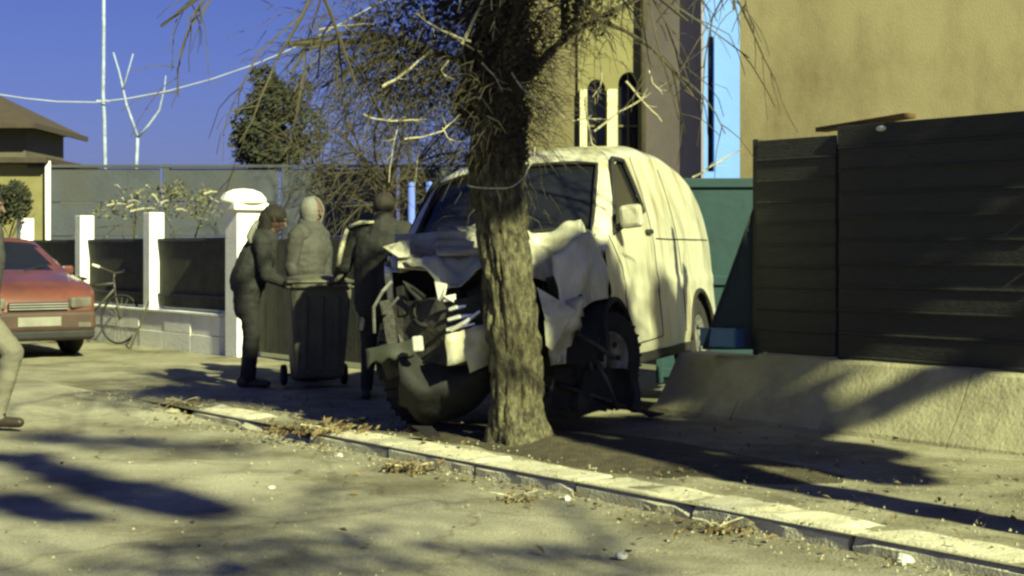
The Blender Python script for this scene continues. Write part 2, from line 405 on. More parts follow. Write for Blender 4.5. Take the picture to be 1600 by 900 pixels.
for pts, Y, r0, r1 in pale:
    pp = [P(x, y, Y)-TB for x, y in pts]; k = len(pp)
    fine = []
    for i in range(k-1):
        for q in range(4):
            w = pp[i].lerp(pp[i+1], q/4); fine.append(w + Vector((noise.noise(w*9)*.012, noise.noise(w*7)*.03, noise.noise(w*11+Vector((3,0,0)))*.012)))
    fine.append(pp[-1]); mb = MB(); mb.tube(fine, [lerp(r0, r1, i/(len(fine)-1)) for i in range(len(fine))], 6)
    for q in range(3):
        i = rt.randrange(2, len(fine)-1); d = (fine[i+1 if i+1 < len(fine) else i]-fine[i-1]).normalized()
        d = (d+Vector((rt.gauss(0,.6), rt.gauss(0,.6), rt.gauss(0,.6)))).normalized()
        mb.tube([fine[i], fine[i]+d*.05, fine[i]+d*.09+Vector((0,0,.01))], [r1*.7, r1*.5, r1*.3], 4)
    mb.build('branch', m_twig, tree)
# a few bark stubs and a cut knot
cord = MB(); c0 = Vector((TB.x-.165, TB.y, 0)); pts = []
for i in range(25):
    a = math.pi*(.98) + math.pi*1.04*i/24
    pts.append(c0+Vector((math.cos(a)*.20, math.sin(a)*.205, 1.735-.035*math.sin(math.pi*i/24))))
pts = [p+Vector((0,0,.10*smooth01((i-14)/10))) for i, p in enumerate(pts)]
pts += [c0+Vector((.235,-.01,1.89)), c0+Vector((.245,-.02,1.94)), c0+Vector((.25,-.03,1.985))]
tag(cord.tube(pts, .0045, 6).build('cord', m_cord, smooth=True), 'pale cord looped round the trunk of the crashed-into tree', 'cord')

# unseen trees: one of this row, one added; leaf clumps placed for their shade
def unseen_tree(loc, label, blobs, limbs, rotz=0, h=5):
    t = thing('street_tree', label, 'tree', loc, rotz, 'unseen trees, leaf clumps placed for shade')  # both stand unseen; the one across the road is added for its shade
    tr = share(trunk, 'trunk', t)
    rr = random.Random(5); mb = MB()
    for (p, d, L, r) in limbs: grow(mb, Vector(p), Vector(d), L, r, 2, rr, droop=.1, kids=(3,4))
    if limbs: mb.build('crown', m_dtwig, t)
    l = MB(); leaf_cloud(l, blobs, rr, (.045,.09)); tag(l.build('dead_leaf_mass', m_leafd, t), kind='stuff')
    return t
unseen_tree(ST(4.74, .77), 'street tree, its leaf clumps placed for shade, just beyond the right edge of the photo',  # leaf clumps set where their shade falls on trunk, van, plinth and pavement
    [((.95,-.25,2.45),(.35,.35,.3),2600), ((1.12,.30,2.8),(.42,.42,.35),3600), ((1.2,.85,3.2),(.42,.42,.35),3200), ((.8,.85,3.15),(.5,.45,.45),4500), ((.20,.45,2.5),(.5,.5,.45),5000), ((.42,.62,3.0),(.62,.6,.5),6500), ((.3,.5,3.6),(.65,.6,.45),5000), ((0,.6,4.1),(.6,.6,.4),3500),
     ((-.52,-.26,5.05),(.20,.2,.25),2600), ((-.53,-.26,5.4),(.24,.22,.3),3200), ((-.54,-.26,5.8),(.28,.27,.35),4200), ((-.5,-.26,6.4),(.65,.55,.45),5500),
     ((2.0,.2,5.35),(.42,.35,.42),3600), ((1.3,.4,3.9),(.9,.14,.14),800), ((1.9,.2,4.35),(.8,.14,.16),600), ((1.8,.85,4.4),(.45,.35,.4),2600), ((2.3,.2,3.6),(.5,.12,.14),350)],
    [((-.1,0,3.4),(math.cos(a),math.sin(a),1.6),1.6,.045) for a in (-1.0,-.4,.3,1.0)])
tgt4 = []  # leaf clumps of the added tree, set sunward of road spots they darken
for (x, y, z, rr_, n_) in ((300,794,6.2,.2,855),(262,784,6.2,.24,988),(215,773,6.2,.26,1064),(165,760,6.3,.26,1064),(110,744,6.3,.25,988),(60,728,6.4,.24,912),(10,712,6.4,.24,798),
                     (95,806,5.6,.17,608),(55,795,5.6,.2,684),(10,780,5.6,.2,684), (300,700,6.9,.35,160),(180,692,6.9,.35,220),(60,684,7,.3,220),
                     (560,790,5.0,.6,150),(420,850,4.6,.55,230),(640,860,4.7,.5,130),(300,880,4.3,.45,200),(850,870,4.4,.4,160)):
    g_ = G(x, y, -.09); c_ = g_ + LH*((z+.09)/math.tan(ELEV)) + Vector((0,0,z+.0)) - Vector((4.6,-1.6,-.09))
    c_.z = z; tgt4.append((c_, (rr_*1.1,rr_*1.1,rr_*.7), n_))
unseen_tree(Vector((4.6,-1.6,-.09)), 'unseen tree added across the road, its clumps placed to shade the road', tgt4,
    [((-.05,0,3.6),(-.5,.8,.9),3.4,.06), ((-.05,0,3.2),(-.9,.3,1),2.8,.05), ((-.05,0,3.8),(.5,.5,1),2,.05), ((-.05,0,4.2),(-.2,.9,.5),3.2,.05)])

# ================================================================== PLINTH AND RIGHT FENCE
pl = thing('retaining_plinth', 'sloped yellowish concrete plinth below the dark board fence', 'wall', ST(0, 0), RA)
sl = [(-1.55,-.62),(-.61,1.35),(1.36,3.4),(3.41,5.5),(5.51,7.6)]
for k, (a, b) in enumerate(sl):
    mb = MB(); nx = 14
    sec = [(2.86,-.06),(2.88,.03),(3.02,.24),(3.15,.475),(3.18,.50),(3.42,.50),(3.42,-.06)]
    def sf(i, j):
        x = lerp(a, b, i/(nx-1)); y, z = sec[j]
        if k == 0 and i == 0: x += z*.9
        q = Vector((x, y, z)); e = noise.noise(q*3)*.02+noise.noise(q*9)*.008
        if k == 0 and z > .2: z *= .93
        return Vector((x, y+e, z+e*.5))
    mb.grid(sf, nx, len(sec)); n_ = len(sec)
    mb.f.append(tuple(range(n_))); mb.f.append(tuple((nx-1)*n_+q for q in range(n_-1,-1,-1)))
    mb.build('slab', m_conc, pl)
fence = thing('board_fence', 'tall dark fence of horizontal boards on the concrete plinth', 'fence', ST(0, 0), RA)
bd = None
def fence_panel(s0, s1, z0, z1, t, nb):
    global bd
    pit = (z1-z0)/nb
    for i in range(nb):
        L = s1-s0-.01
        mb = MB(); mb.box((0,0,0), (L, .028, pit+.004))
        # a small lip along the lower edge of each board
        mb.box((0,-.019,-pit/2+.012), (L, .014, .016))
        mb.build('board', m_board, fence, loc=((s0+s1)/2, t+(.002 if i%2 else -.003), z0+pit*(i+.5)), rot=(rk.uniform(-.015,.015), rk.uniform(-.002,.002), 0), bevel=.003)
fence_panel(-.70, .10, .51, 2.14, 3.26, 10)
fence_panel(.14, 1.75, .51, 2.20, 3.24, 10)
fence_panel(1.79, 3.4, .51, 2.20, 3.24, 10)
fence_panel(3.44, 5.2, .51, 2.20, 3.24, 10)
for s_, h_ in ((-.735,2.16),(.12,2.2),(1.77,2.2),(3.42,2.2),(5.2,2.2)):
    MB().box((s_,3.30,(h_+.48)/2), (.06,.06,h_-.48)).build('post', m_bedge, fence, bevel=.004)
pk = MB(); a, b = P(1283,207,11.7), P(1422,185,10.75); d = (b-a)
pk.box((0,0,0), (d.length, .11, .035))
tag(pk.build('plank', m_plank, loc=(a+b)/2+Vector((0,0,.02)), rot=(0, -math.asin(d.z/d.length), math.atan2(d.y, d.x)), bevel=.004), 'brown wooden plank lying tilted on top of the dark fence', 'plank')
c = P(1383,201,10.95)  # small white oval body on a bracket
wl_ = thing('fence_oval', 'small white oval object on the fence top beneath the plank', 'lamp', c, RA)
mb = MB(); mb.ell((0,-.02,0), (.065,.035,.028)); mb.build('housing', m_lens, wl_, smooth=True)
mb = MB(); mb.box((0,.01,-.03), (.05,.03,.03)); mb.build('bracket', m_steel, wl_, bevel=.004)

# teal gate left of the fence
gt = thing('teal_gate', 'teal sheet metal gate between the van and the dark fence', 'gate', (2.1, 14.95, 0), R(-4))
MB().box((0,.02,.98), (1.3,.02,1.9)).build('sheet', m_teal, gt)
for z in (1.95, 1.0, .10): MB().box((0,0,z), (1.32,.05,.09)).build('rail', m_teal, gt, bevel=.006)
for x in (-.66,.66): MB().box((x,0,1.0), (.07,.07,2.0)).build('stile', m_teal, gt, bevel=.006)
a, b = P(1178,325,11.98), P(1098,545,12.0)
dl = thing('leaning_panel', 'dark teal panel leaning against the teal gate', 'panel')
MB().sheet([P(1176,330,12.0), P(1187,546,12.0), P(1099,546,12.02)], .02).build('sheet', m_tealb, dl)
MB().tube([a, b], .008, 6).build('edge_bar', m_tealb, dl)
cr = thing('blue_crate', 'blue plastic crate on the plinth beside the teal gate', 'crate', P(1131,541,12.05), RA+.3)
mb = MB()
for sx in (-1,1): mb.box((sx*.15,0,.07), (.012,.2,.14))
MB().box((0,0,.008), (.31,.21,.014)).build('base', m_blue, cr)
mb.box((0,-.1,.07), (.288,.012,.14)); mb.box((0,.1,.07), (.288,.012,.14)); mb.build('side', m_blue, cr)
for sy in (-1,1): MB().box((0,sy*.104,.14), (.33,.022,.016)).build('rim', m_blue, cr)

# ================================================================== BUILDINGS
def wall_panel(name, mat, parent, w, h, holes, reveal, loc, rotz):
    bm = bmesh.new(); edges = []
    def loop(pts):
        v = [bm.verts.new((x, 0, z)) for x, z in pts]; e = [bm.edges.new((v[i], v[(i+1) % len(v)])) for i in range(len(v))]
        edges.extend(e); return v
    loop([(0,0),(w,0),(w,h),(0,h)]); hl = [loop(p) for p in holes]
    bmesh.ops.triangle_fill(bm, use_beauty=True, edges=edges)
    for v in hl:
        back = [bm.verts.new((q.co.x, reveal, q.co.z)) for q in v]
        for i in range(len(v)):
            j = (i+1) % len(v); bm.faces.new((v[i], v[j], back[j], back[i]))
    bmesh.ops.recalc_face_normals(bm, faces=bm.faces)
    me = bpy.data.meshes.new(name); bm.to_mesh(me); bm.free(); me.materials.append(mat)
    o = bpy.data.objects.new(name, me); COL.objects.link(o); o.parent = parent; o.location = loc; o.rotation_euler = (0,0,rotz)
    return o
def arch(x0, x1, z0, zs, n=10):
    r = (x1-x0)/2; c = (x0+x1)/2
    return [(x0,z0),(x1,z0),(x1,zs)] + [(c+r*math.cos(math.pi*i/n), zs+r*1.15*math.sin(math.pi*i/n)) for i in range(1,n)] + [(x0,zs)]
def frame_strip(mb, pts, wdt, th, y):   # a flat moulding following an outline
    k = len(pts); c = Vector((sum(p[0] for p in pts)/k, sum(p[1] for p in pts)/k)); 
    for i in range(k):
        a, b = Vector(pts[i]), Vector(pts[(i+1) % k])
        oa = a+(a-c).normalized()*wdt; ob = b+(b-c).normalized()*wdt
        mb.hexa([(a.x,y,a.y),(b.x,y,b.y),(ob.x,y,ob.y),(oa.x,y,oa.y),(a.x,y-th,a.y),(b.x,y-th,b.y),(ob.x,y-th,ob.y),(oa.x,y-th,oa.y)])

yb = thing('yellow_building', 'tall yellow stucco building behind the dark board fence', 'building')
C0 = P(1156,390,17); C0.z = -.05
wa = math.atan2(-.22,.975)
wall_panel('wall', m_yel, yb, 13, 4.75, [], .2, C0, wa)
MB().box((6.5,.12,4.78),(13.1,.35,.08)).build('parapet', m_trim, yb, loc=C0, rot=(0,0,wa))
# narrow corner bay with a slit window, blue light painted into its plaster
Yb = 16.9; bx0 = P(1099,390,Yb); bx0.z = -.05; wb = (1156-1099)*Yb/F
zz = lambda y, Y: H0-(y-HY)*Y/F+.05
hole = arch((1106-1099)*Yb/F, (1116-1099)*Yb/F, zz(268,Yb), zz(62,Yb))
wall_panel('corner_bay', m_bluelit, yb, wb, 4.75, [hole], .12, bx0, 0)
mb = MB(); mb.box(((1111-1099)*Yb/F,.14,(zz(268,Yb)+zz(55,Yb))/2), (.2,.02,zz(50,Yb)-zz(268,Yb)+.2)); o = mb.build('slit_window', m_glass, yb, loc=bx0)
mb = MB(); mb.box((0,0,2.37), (.02,2.2,4.75)); mb.build('side_wall', M('lilac_stucco', (.26,.22,.23), (.20,.17,.18), scale=1.5, rough=.95, bump=.3), yb, loc=bx0+Vector((-.012,1.1,0)))

ab = thing('arched_window_building', 'ochre building with twin arched windows behind the van roof', 'building')
Ya = 22.0
def ax(x, Y=Ya): return (x-800)*Y/F
def az(y, Y=Ya): return H0-(y-HY)*Y/F
x0 = ax(903); hs = [arch(ax(918)-x0, ax(946)-x0, az(300), az(140)), arch(ax(966)-x0, ax(1000)-x0, az(300), az(132))]
wall_panel('wall', m_yel2, ab, ax(1008)-x0, 8.5, hs, .22, (x0, Ya, 0), 0)
for hpts in hs:
    f = MB(); xs = [p[0] for p in hpts]; zs = [p[1] for p in hpts]
    w = MB().box(((min(xs)+max(xs))/2,.24,(min(zs)+max(zs))/2), (max(xs)-min(xs)+.1,.02,max(zs)-min(zs)+.1)).build('window', m_glass, ab, loc=(x0,Ya,0))
    fm = MB(); fm.box(((min(xs)+max(xs))/2,.21,(min(zs)+max(zs))/2), (.03,.03,max(zs)-min(zs))); fm.box(((min(xs)+max(xs))/2,.212,az(195)), (max(xs)-min(xs),.03,.03)); fm.build('glazing_bar', m_olive, w)
for xc, wd in ((911,11),(956,16),(1003.5,6)):
    MB().box((ax(xc)-x0,-.035,az(215)), (wd*Ya/F,.06,az(140)-az(290))).build('pilaster', m_trim, ab, loc=(x0,Ya,0), bevel=.01)
for xc in (932, 983): MB().box((ax(xc)-x0,-.05,az(302)), (.36,.14,.06)).build('sill', m_trim, ab, loc=(x0,Ya,0), bevel=.008)
wall_panel('olive_wall', m_olive, ab, ax(906,22.3)-ax(780,22.3), 8.5, [], .1, (ax(780,22.05), 22.06, 0), 0)  # plain wall part in a darker olive tone
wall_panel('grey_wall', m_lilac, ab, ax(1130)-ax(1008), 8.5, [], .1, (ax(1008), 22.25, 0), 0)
MB().tube([(ax(1003), 21.88, -.1), (ax(1003), 21.88, 4.4), (ax(1005), 21.86, 4.5), (ax(1005), 21.9, 8)], .045, 8).build('downpipe', m_dtwig, ab, smooth=True)

# concrete wall behind the garden
gw = thing('concrete_garden_wall', 'long grey concrete slab wall behind the people', 'wall')
x = -8.15
while x < 3.0:
    for r in range(5):
        MB().box((x+.98, 27+rk.uniform(-.01,.01), -.25+.595*r+.297), (1.95,.06,.585)).build('slab', m_gwall, gw, bevel=.008)
    MB().box((x, 27, 1.25), (.12,.14,3.1)).build('post', m_gwall, gw, bevel=.01)
    x += 2.08
MB().box((-3,27,2.765), (11,.16,.05)).build('coping', m_gwall, gw)
ob = thing('outbuilding', 'low yellowish outbuilding at the far left edge', 'building')
MB().box((-10.4,28.5,1.35), (4.4,3,2.9)).build('wall', m_yel2, ob)
MB().tube([(-8.13,26.9,-.1),(-8.13,26.9,2.85)], .05, 8).build('drainpipe', m_white, ob, smooth=True)
MB().box((-10.4,28.4,2.86), (4.6,3.4,.1)).build('roof', m_roof, ob, bevel=.01)

# far house with a brown hip roof
hs_ = thing('far_house', 'far house with a dark brown hipped roof at the left', 'house')
Yh = 40.0
def hx(x): return (x-800)*Yh/F
def hz(y): return H0-(y-HY)*Yh/F
xe = -12.3; ze = 4.55; zr = 5.6
MB().box((xe-3.8,Yh+1.8,ze/2), (6.8,3.4,ze-.1)).build('wall', m_hwall, hs_)
mb = MB(); A = [(xe-7.6,Yh-.6,ze),(xe,Yh-.6,ze),(xe,Yh+4.4,ze),(xe-7.6,Yh+4.4,ze)]
Rg = [(xe-1.9,Yh+1.7,zr),(xe-1.9,Yh+2.1,zr),(xe-5.6,Yh+2.1,zr),(xe-5.6,Yh+1.7,zr)]
mb.hexa(A+[Rg[3],Rg[0],Rg[1],Rg[2]]); mb.build('roof', m_roof, hs_)
MB().box((xe-3.8,Yh-.62,ze-.06), (7.6,.06,.14)).build('fascia', m_roof, hs_)
MB().box((xe+.02,Yh+1.9,ze-.06), (.06,5.0,.14)).build('fascia', m_roof, hs_)
MB().box((xe-2.5,Yh+.08,2.9), (1.1,.06,1.2)).build('window', m_glass, hs_)

# ================================================================== LEFT BOUNDARY WALL
lw = thing('boundary_wall', 'low white boundary wall with square posts and dark panels', 'wall', ST(0, 0), RA)
s = -20.0
i = 0
while s < -9.6:
    for r in range(2):
        L = .795
        MB().box((s+L/2, 3.2+rk.uniform(-.006,.006), -.02+.245*r+.122), (L-.008,.24,.24)).build('block', m_white, lw, bevel=.006)
    s += .8
MB().box((-14.8,3.2,.49), (10.4,.28,.035)).build('coping', m_white, lw, bevel=.006)
for sp in (-19.2,-16.75,-14.25,-11.8):
    pz = 1.80
    MB().box((sp,3.2,pz/2+.25), (.21,.21,pz-.5)).build('post', m_white, lw, bevel=.008)
for a, b in ((-19.2,-16.75),(-16.75,-14.25),(-14.25,-11.8),(-11.8,-9.5)):
    c_ = (a+b)/2; L = b-a-.24
    MB().box((c_,3.24,.98), (L,.02,.88)).build('panel', m_panel, lw)
    MB().box((c_,3.22,1.43), (L,.04,.04)).build('rail', m_gwall, lw)
    MB().box((c_,3.22,.70), (L,.04,.03)).build('rail', m_gwall, lw)
gp = thing('gate_pillar', 'white gate pillar with a wide rounded cap at the wall end', 'pillar', ST(-9.2, 3.2), RA)
MB().box((0,0,.86), (.32,.32,1.84)).build('shaft', m_white, gp, bevel=.01)
MB().box((0,0,1.82), (.46,.46,.09)).build('cap', m_white, gp, bevel=.015)
mb = MB(); mb.lathe([(.29,1.865),(.28,1.92),(.22,1.99),(.12,2.03),(.02,2.04)], n=20); mb.build('dome', m_white, gp, smooth=True)
g2 = thing('dark_gate', 'dark sheet metal gate behind the people and the bin', 'gate', ST(0,0), RA)
for k in range(12): MB().box((-8.85+.30*k,3.25,.75), (.29,.02,1.35)).build('board', m_panel, g2, bevel=.004)
for z in (.25,1.3): MB().box((-7.2,3.27,z), (3.6,.03,.06)).build('rail', m_panel, g2)
for i_, (px, y0, y1) in enumerate(((643,290,362),(671,289,350))):
    a, b = P(px,y1,21), P(px,y0,21)
    mb = MB(); mb.tube([Vector((a.x,21,-.05)), Vector((a.x,21,b.z))], .048, 10); 
    pst = thing('blue_post', ('slim blue post nearer the person in reflective sleeves', 'slim blue post nearer the van windscreen')[i_], 'post', (0,0,0), 0, 'blue posts behind the van')
    mb.build('shaft', m_bluepost, pst, smooth=True); MB().ell((a.x,21,b.z), (.055,.055,.05)).build('cap', m_bluepost, pst, smooth=True)

# shrubs along the wall
def shrub(name, label, blobs, mat, size, loc=(0,0,0), stems=()):
    t = thing(name, label, 'shrub', loc)
    rr = random.Random(hash(label) % 1000 if False else len(label)*7)
    mb = MB(); leaf_cloud(mb, blobs, rr, size); tag(mb.build('foliage', mat, t), kind='stuff')
    mb = MB()
    for p, d, L in stems: grow(mb, Vector(p), Vector(d), L, .018, 2, rr, kids=(3,4))
    mb.build('stem', m_dtwig, t); return t
def blob(x, y, Y, rx, ry, n, rd=.4): 
    p = P(x, y, Y); return ((p.x, p.y, p.z), (rx*Y/F, rd, ry*Y/F), n)
shrub('climbing_shrub', 'leafy climbing shrub spilling over the white boundary wall', [blob(245,318,23,95,28,420), blob(285,300,23,50,20,240), blob(180,330,23,40,18,120), blob(330,330,22.5,35,25,120)], m_leafs, (.02,.055), stems=[(P(200,430,23),(0,0,1),1.2),(P(290,430,23),(.1,0,1),1.3)])
rs = random.Random(8)
cs_ = [o for o in bpy.data.objects if o.name.startswith('climbing_shrub')][0]
for k in range(16):
    x_, y_ = rs.uniform(165,335), rs.uniform(285,332); p_ = P(x_, y_, 22.7); d_ = Vector((rs.gauss(.6,.5), rs.gauss(0,.3), rs.gauss(-.1,.4)))*rs.uniform(.12,.3)
    MB().tube([p_, p_+d_*.5+Vector((0,0,.02)), p_+d_], [.016,.013,.006], 5).build('twig', m_twig, cs_)
shrub('round_shrub', 'dark rounded shrub beside the outbuilding at the left edge', [blob(8,315,24,42,38,2200,.35)], m_leafg, (.03,.06), stems=[(P(8,430,24),(0,0,1),1.0)])

# evergreen tree beyond the concrete wall
et = thing('evergreen_tree', 'dark ragged evergreen tree rising above the concrete wall', 'tree')
Ye = 31; re_ = random.Random(21)
mb = MB(); leaf_cloud(mb, [blob(420,225,Ye,62,45,4200,.8), blob(430,165,Ye,48,40,1900,.6), blob(415,125,Ye,26,26,450,.4), blob(475,205,Ye,45,45,900,.6), blob(390,190,Ye,30,30,700,.5), blob(450,140,Ye,40,30,450,.5)], re_, (.03,.085))
tag(mb.build('crown', m_leafg, et), kind='stuff')
mb = MB(); b0 = P(422,390,Ye); b0.z = -.1; mb.tube([b0, b0+Vector((.05,0,2)), b0+Vector((0,0,4.6))], [.16,.12,.03], 8)
for k in range(16): grow(mb, b0+Vector((0,0,1.6+.19*k)), Vector((math.cos(k*2.4),math.sin(k*2.4),.5)), 1.1-.03*k, .02, 2, re_, kids=(2,4))
mb.build('trunk', m_dtwig, et)
# bare tangle of a garden tree
bt = thing('garden_tree', 'bare twiggy garden tree between the evergreen and the street tree', 'tree')
rb = random.Random(4); mb = MB(); b0 = P(600,390,24); b0.z = -.05
mb.tube([b0, b0+Vector((.05,0,1.2)), b0+Vector((-.05,0,2.2))], [.11,.09,.06], 8); mb.build('trunk', m_dtwig, bt)
mb = MB()
for k in range(11): grow(mb, b0+Vector((0,0,1.3+.11*k)), Vector((math.cos(k*2.4)*1.0,math.sin(k*2.4)*.5,.8)), 1.6, .03, 3, rb, kids=(4,5), minr=.004, droop=.08)
needle_cloud(mb, [((b0.x+.1,b0.y,2.6),(1.5,.6,1.0),1200)], rb, (.1,.35), .005)
mb.build('crown', m_dtwig, bt)

# pole, sapling and cable against the sky
Yp = 33
mb = MB(); pole = thing('utility_pole', 'thin whitewashed pole standing against the blue sky', 'pole')
pts = [P(168,256,Yp), P(163,190,Yp), P(161,150,Yp), P(162,60,Yp), P(162,-60,Yp)]; pts[0].z = -.1
MB().tube(pts, [.05,.042,.04,.038,.036], 10).build('shaft', m_pole, pole, smooth=True)
for y in (162,160): pass
mb = MB(); mb.box(P(161,158,Yp), (.28,.05,.05)); mb.build('bracket', m_pole, pole, bevel=.005)
sp = thing('forked_sapling', 'slender bare sapling with pale forked branches before the sky', 'tree')
def stick(lst, Y, r0, r1, name, par, mat):
    mb = MB(); pp = [P(x,y,Y) for x,y in lst]
    mb.tube(pp, [lerp(r0,r1,i/(len(pp)-1)) for i in range(len(pp))], 6); return mb.build(name, mat, par, smooth=True)
stick([(212,420),(213,255),(214,236),(215,213)], 30, .04, .034, 'trunk', sp, m_pole)
stick([(215,213),(205,185),(197,162),(192,138),(186,112),(177,82)], 29.98, .032, .016, 'branch', sp, m_pole)
stick([(192,140),(200,112),(208,84)], 29.97, .022, .012, 'branch', sp, m_pole)
stick([(215,214),(232,196),(249,172),(252,158),(257,138),(259,118)], 29.98, .030, .010, 'branch', sp, m_pole)
mb = MB(); pts = [P(x,y,Yp-.12) for x, y in ((-60,140),(0,148),(40,154),(90,159),(150,160),(200,154),(260,143),(330,124),(400,100),(480,66),(600,0),(740,-90))]
fine = []
for i in range(len(pts)-1):
    for q in range(4): fine.append(pts[i].lerp(pts[i+1], q/4))
tag(mb.tube(fine, .016, 5).build('overhead_cable', m_cable, smooth=True), 'pale overhead cable sagging across the blue sky', 'cable')

# ================================================================== VAN
van = thing('crashed_van', 'dirty white van with painted shade streaks and crushed front, tilted against the tree', 'van')
PSI = R(20); Mv = Vector((-.0, 11.2, .085))
MV = Matrix.Translation(Mv) @ Matrix.Rotation(-PSI, 4, 'Z') @ Matrix.Rotation(R(-6), 4, 'Y') @ Matrix.Diagonal((.965, 1.06, 1.06, 1))
van.matrix_world = MV; MVI = MV.inverted()
def VP(x, y, Y): return MVI @ P(x, y, Y)
ZT = [(-.02,1.185),(.05,1.25),(.3,1.48),(.6,1.745),(.72,1.82),(.9,1.875),(1.2,1.915),(1.7,1.95),(2.3,1.93),(2.7,1.85),(2.95,1.75),(3.15,1.60),(3.24,1.44)]
def zt(s): return interp(s, ZT)
def hw(z, s):
    w = .88
    if z < .5: w -= .05*((.5-z)/.25)**2
    if z > 1.1: w -= .17*((z-1.1)/.8)**1.35
    if .78 < z < .86: w += .008
    if s > 2.8: w *= 1-.07*((s-2.8)/.6)**2
    return w
def in_poly(x, y, poly):
    r = False; j = len(poly)-1
    for i in range(len(poly)):
        (xi, yi), (xj, yj) = poly[i], poly[j]
        if (yi > y) != (yj > y) and x < (xj-xi)*(y-yi)/(yj-yi)+xi: r = not r
        j = i
    return r
WIN = [(.20,1.19),(1.14,1.36),(1.0,1.74),(.72,1.74),(.62,1.66)]
svals = [-.02,.05] + [.05+.69*i/24 for i in range(1,25)] + [.74+(3.24-.74)*i/60 for i in range(1,61)]
NZ, NX = 40, 34
def prof(s):
    z1 = zt(s)-.13; pts = []
    for i in range(NZ):
        z = lerp(.30, z1, i/(NZ-1)); pts.append((hw(z, s), z))
    wE = hw(z1, s)
    qs = [1-.14*(i/4) for i in range(1,5)] + [.86-1.72*i/(NX-9) for i in range(1,NX-8)] + [-.86-.14*i/4 for i in range(1,4)]
    for q in qs:
        pts.append((wE*q, zt(s)-.05*q*q-.08*abs(q)**9))
    for i in range(NZ-1, -1, -1):
        z = lerp(.30, z1, i/(NZ-1)); pts.append((-hw(z, s), z))
    return pts, qs
rows = [prof(s)[0] for s in svals]; QS = prof(1.0)[1]; NP = len(rows[0])
def dent(p):
    x, s, z = p
    k = smooth01((.9-s)/1.0)*.02+.005
    n_ = noise.noise_vector(Vector((x*2.2, s*2.2, z*2.2)))
    return Vector((x+n_.x*k, s+n_.y*k, z+n_.z*k*.7))
shell = MB(); glassw = MB()
shell.v = [tuple(dent((p[0], s, p[1]))) for s, r in zip(svals, rows) for p in r]
glv = shell.v[:]
for i in range(len(svals)-1):
    sc = (svals[i]+svals[i+1])/2
    for j in range(NP-1):
        a, b = rows[i][j], rows[i][j+1]; a2, b2 = rows[i+1][j], rows[i+1][j+1]
        xc, zc = (a[0]+b[0]+a2[0]+b2[0])/4, (a[1]+b[1]+a2[1]+b2[1])/4
        quad = (i*NP+j, (i+1)*NP+j, (i+1)*NP+j+1, i*NP+j+1)
        side = j < NZ-1 or j >= NP-NZ
        if side:
            if in_poly(sc, zc, WIN): continue
            if math.hypot(sc-.02, zc-.34) < .39 or math.hypot(sc-2.55, zc-.34) < .385: continue
            shell.f.append(quad)
        else:
            q = xc/hw(zt(sc)-.13, sc)
            if .05 < sc < .62 and abs(q) < .845: glassw.f.append(quad)
            else: shell.f.append(quad)
i = len(svals)-1; shell.f.append(tuple(i*NP+j for j in range(NP)))
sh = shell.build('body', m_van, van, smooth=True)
gv = glv[:]; glassw.v = [(x, y+.012, z-.014) for x, y, z in gv]
ws = glassw.build('windscreen', m_glass, van, smooth=True)
bmx = bmesh.new(); bmx.from_mesh(ws.data); bmesh.ops.delete(bmx, geom=[v for v in bmx.verts if not v.link_faces], context='VERTS'); bmx.to_mesh(ws.data); bmx.free()
# window rubbers and glass, both sides
def side_pt(s, z, sg, off=.004): 
    v = dent((hw(z, s), s, z)); return Vector((sg*(v.x+off), v.y, v.z)) if sg > 0 else Vector((-(hw(z,s)+off), s, z))
for sg in (1, -1):
    mb = MB(); pts = []
    for k in range(len(WIN)):
        a, b = WIN[k], WIN[(k+1) % len(WIN)]
        for q in range(8): pts.append(side_pt(lerp(a[0],b[0],q/8), lerp(a[1],b[1],q/8), sg))
    w = MB(); ce = sum(pts, Vector())/len(pts)
    w.add([p+Vector((-sg*.02,0,0)) for p in pts]+[ce+Vector((-sg*.012,0,0))], [(i, (i+1) % len(pts), len(pts)) for i in range(len(pts))])
    wo = w.build('side_window', m_glass, van)
    mb.tube(pts+[pts[0], pts[1]], .020, 6); mb.build('rubber_seal', m_plast, wo, smooth=True)
# windscreen rubber
pts = []
def top_pt(s, q): 
    wE = hw(zt(s)-.13, s); return dent((wE*q, s, zt(s)-.05*q*q-.08*abs(q)**9+.003))
for k in range(9): pts.append(top_pt(.055, lerp(-.85,.85,k/8)))
for k in range(1,9): pts.append(top_pt(lerp(.055,.615,k/8), .85))
for k in range(1,9): pts.append(top_pt(.615, lerp(.85,-.85,k/8)))
for k in range(1,8): pts.append(top_pt(lerp(.615,.055,k/8), -.85))
MB().tube(pts+[pts[0],pts[1]], .016, 6).build('rubber_seal', m_plast, ws, smooth=True)
# wipers
for x in (-.3,.35):
    MB().tube([top_pt(.04,x)+Vector((0,-.02,.02)), top_pt(.10,x-.35)+Vector((0,-.03,.02))], .008, 5).build('wiper', m_plast, ws)
# door seams, handles, side strip
def seam(pl, sg, r=.005):
    pts = []
    for (a, b) in zip(pl, pl[1:]):
        for q in range(8): pts.append(side_pt(lerp(a[0],b[0],q/8), lerp(a[1],b[1],q/8), sg, .001))
    pts.append(side_pt(*pl[-1], sg, .001)); return MB().tube(pts, r, 5)
for sg in (1,-1):
    seam([(.42,.40),(.30,.95),(.10,1.17)], sg).build('door_seam', m_plast, van)
    d = seam([(1.24,1.78),(1.24,1.2),(1.24,.42),(.42,.40)], sg).build('door_seam', m_plast, van)
    MB().box(side_pt(1.12,1.2,sg,.02), (.03,.15,.035)).build('door_handle', m_plast, van, bevel=.008)
    seam([(1.32,1.15),(3.1,1.15)], sg, .006).build('slide_rail', m_plast, van)
    seam([(2.0,1.72),(2.0,.42)], sg).build('door_seam', m_plast, van)
    MB().box((sg*.83,1.3,.30), (.06,1.75,.09)).build('sill', m_plast, van, bevel=.02)
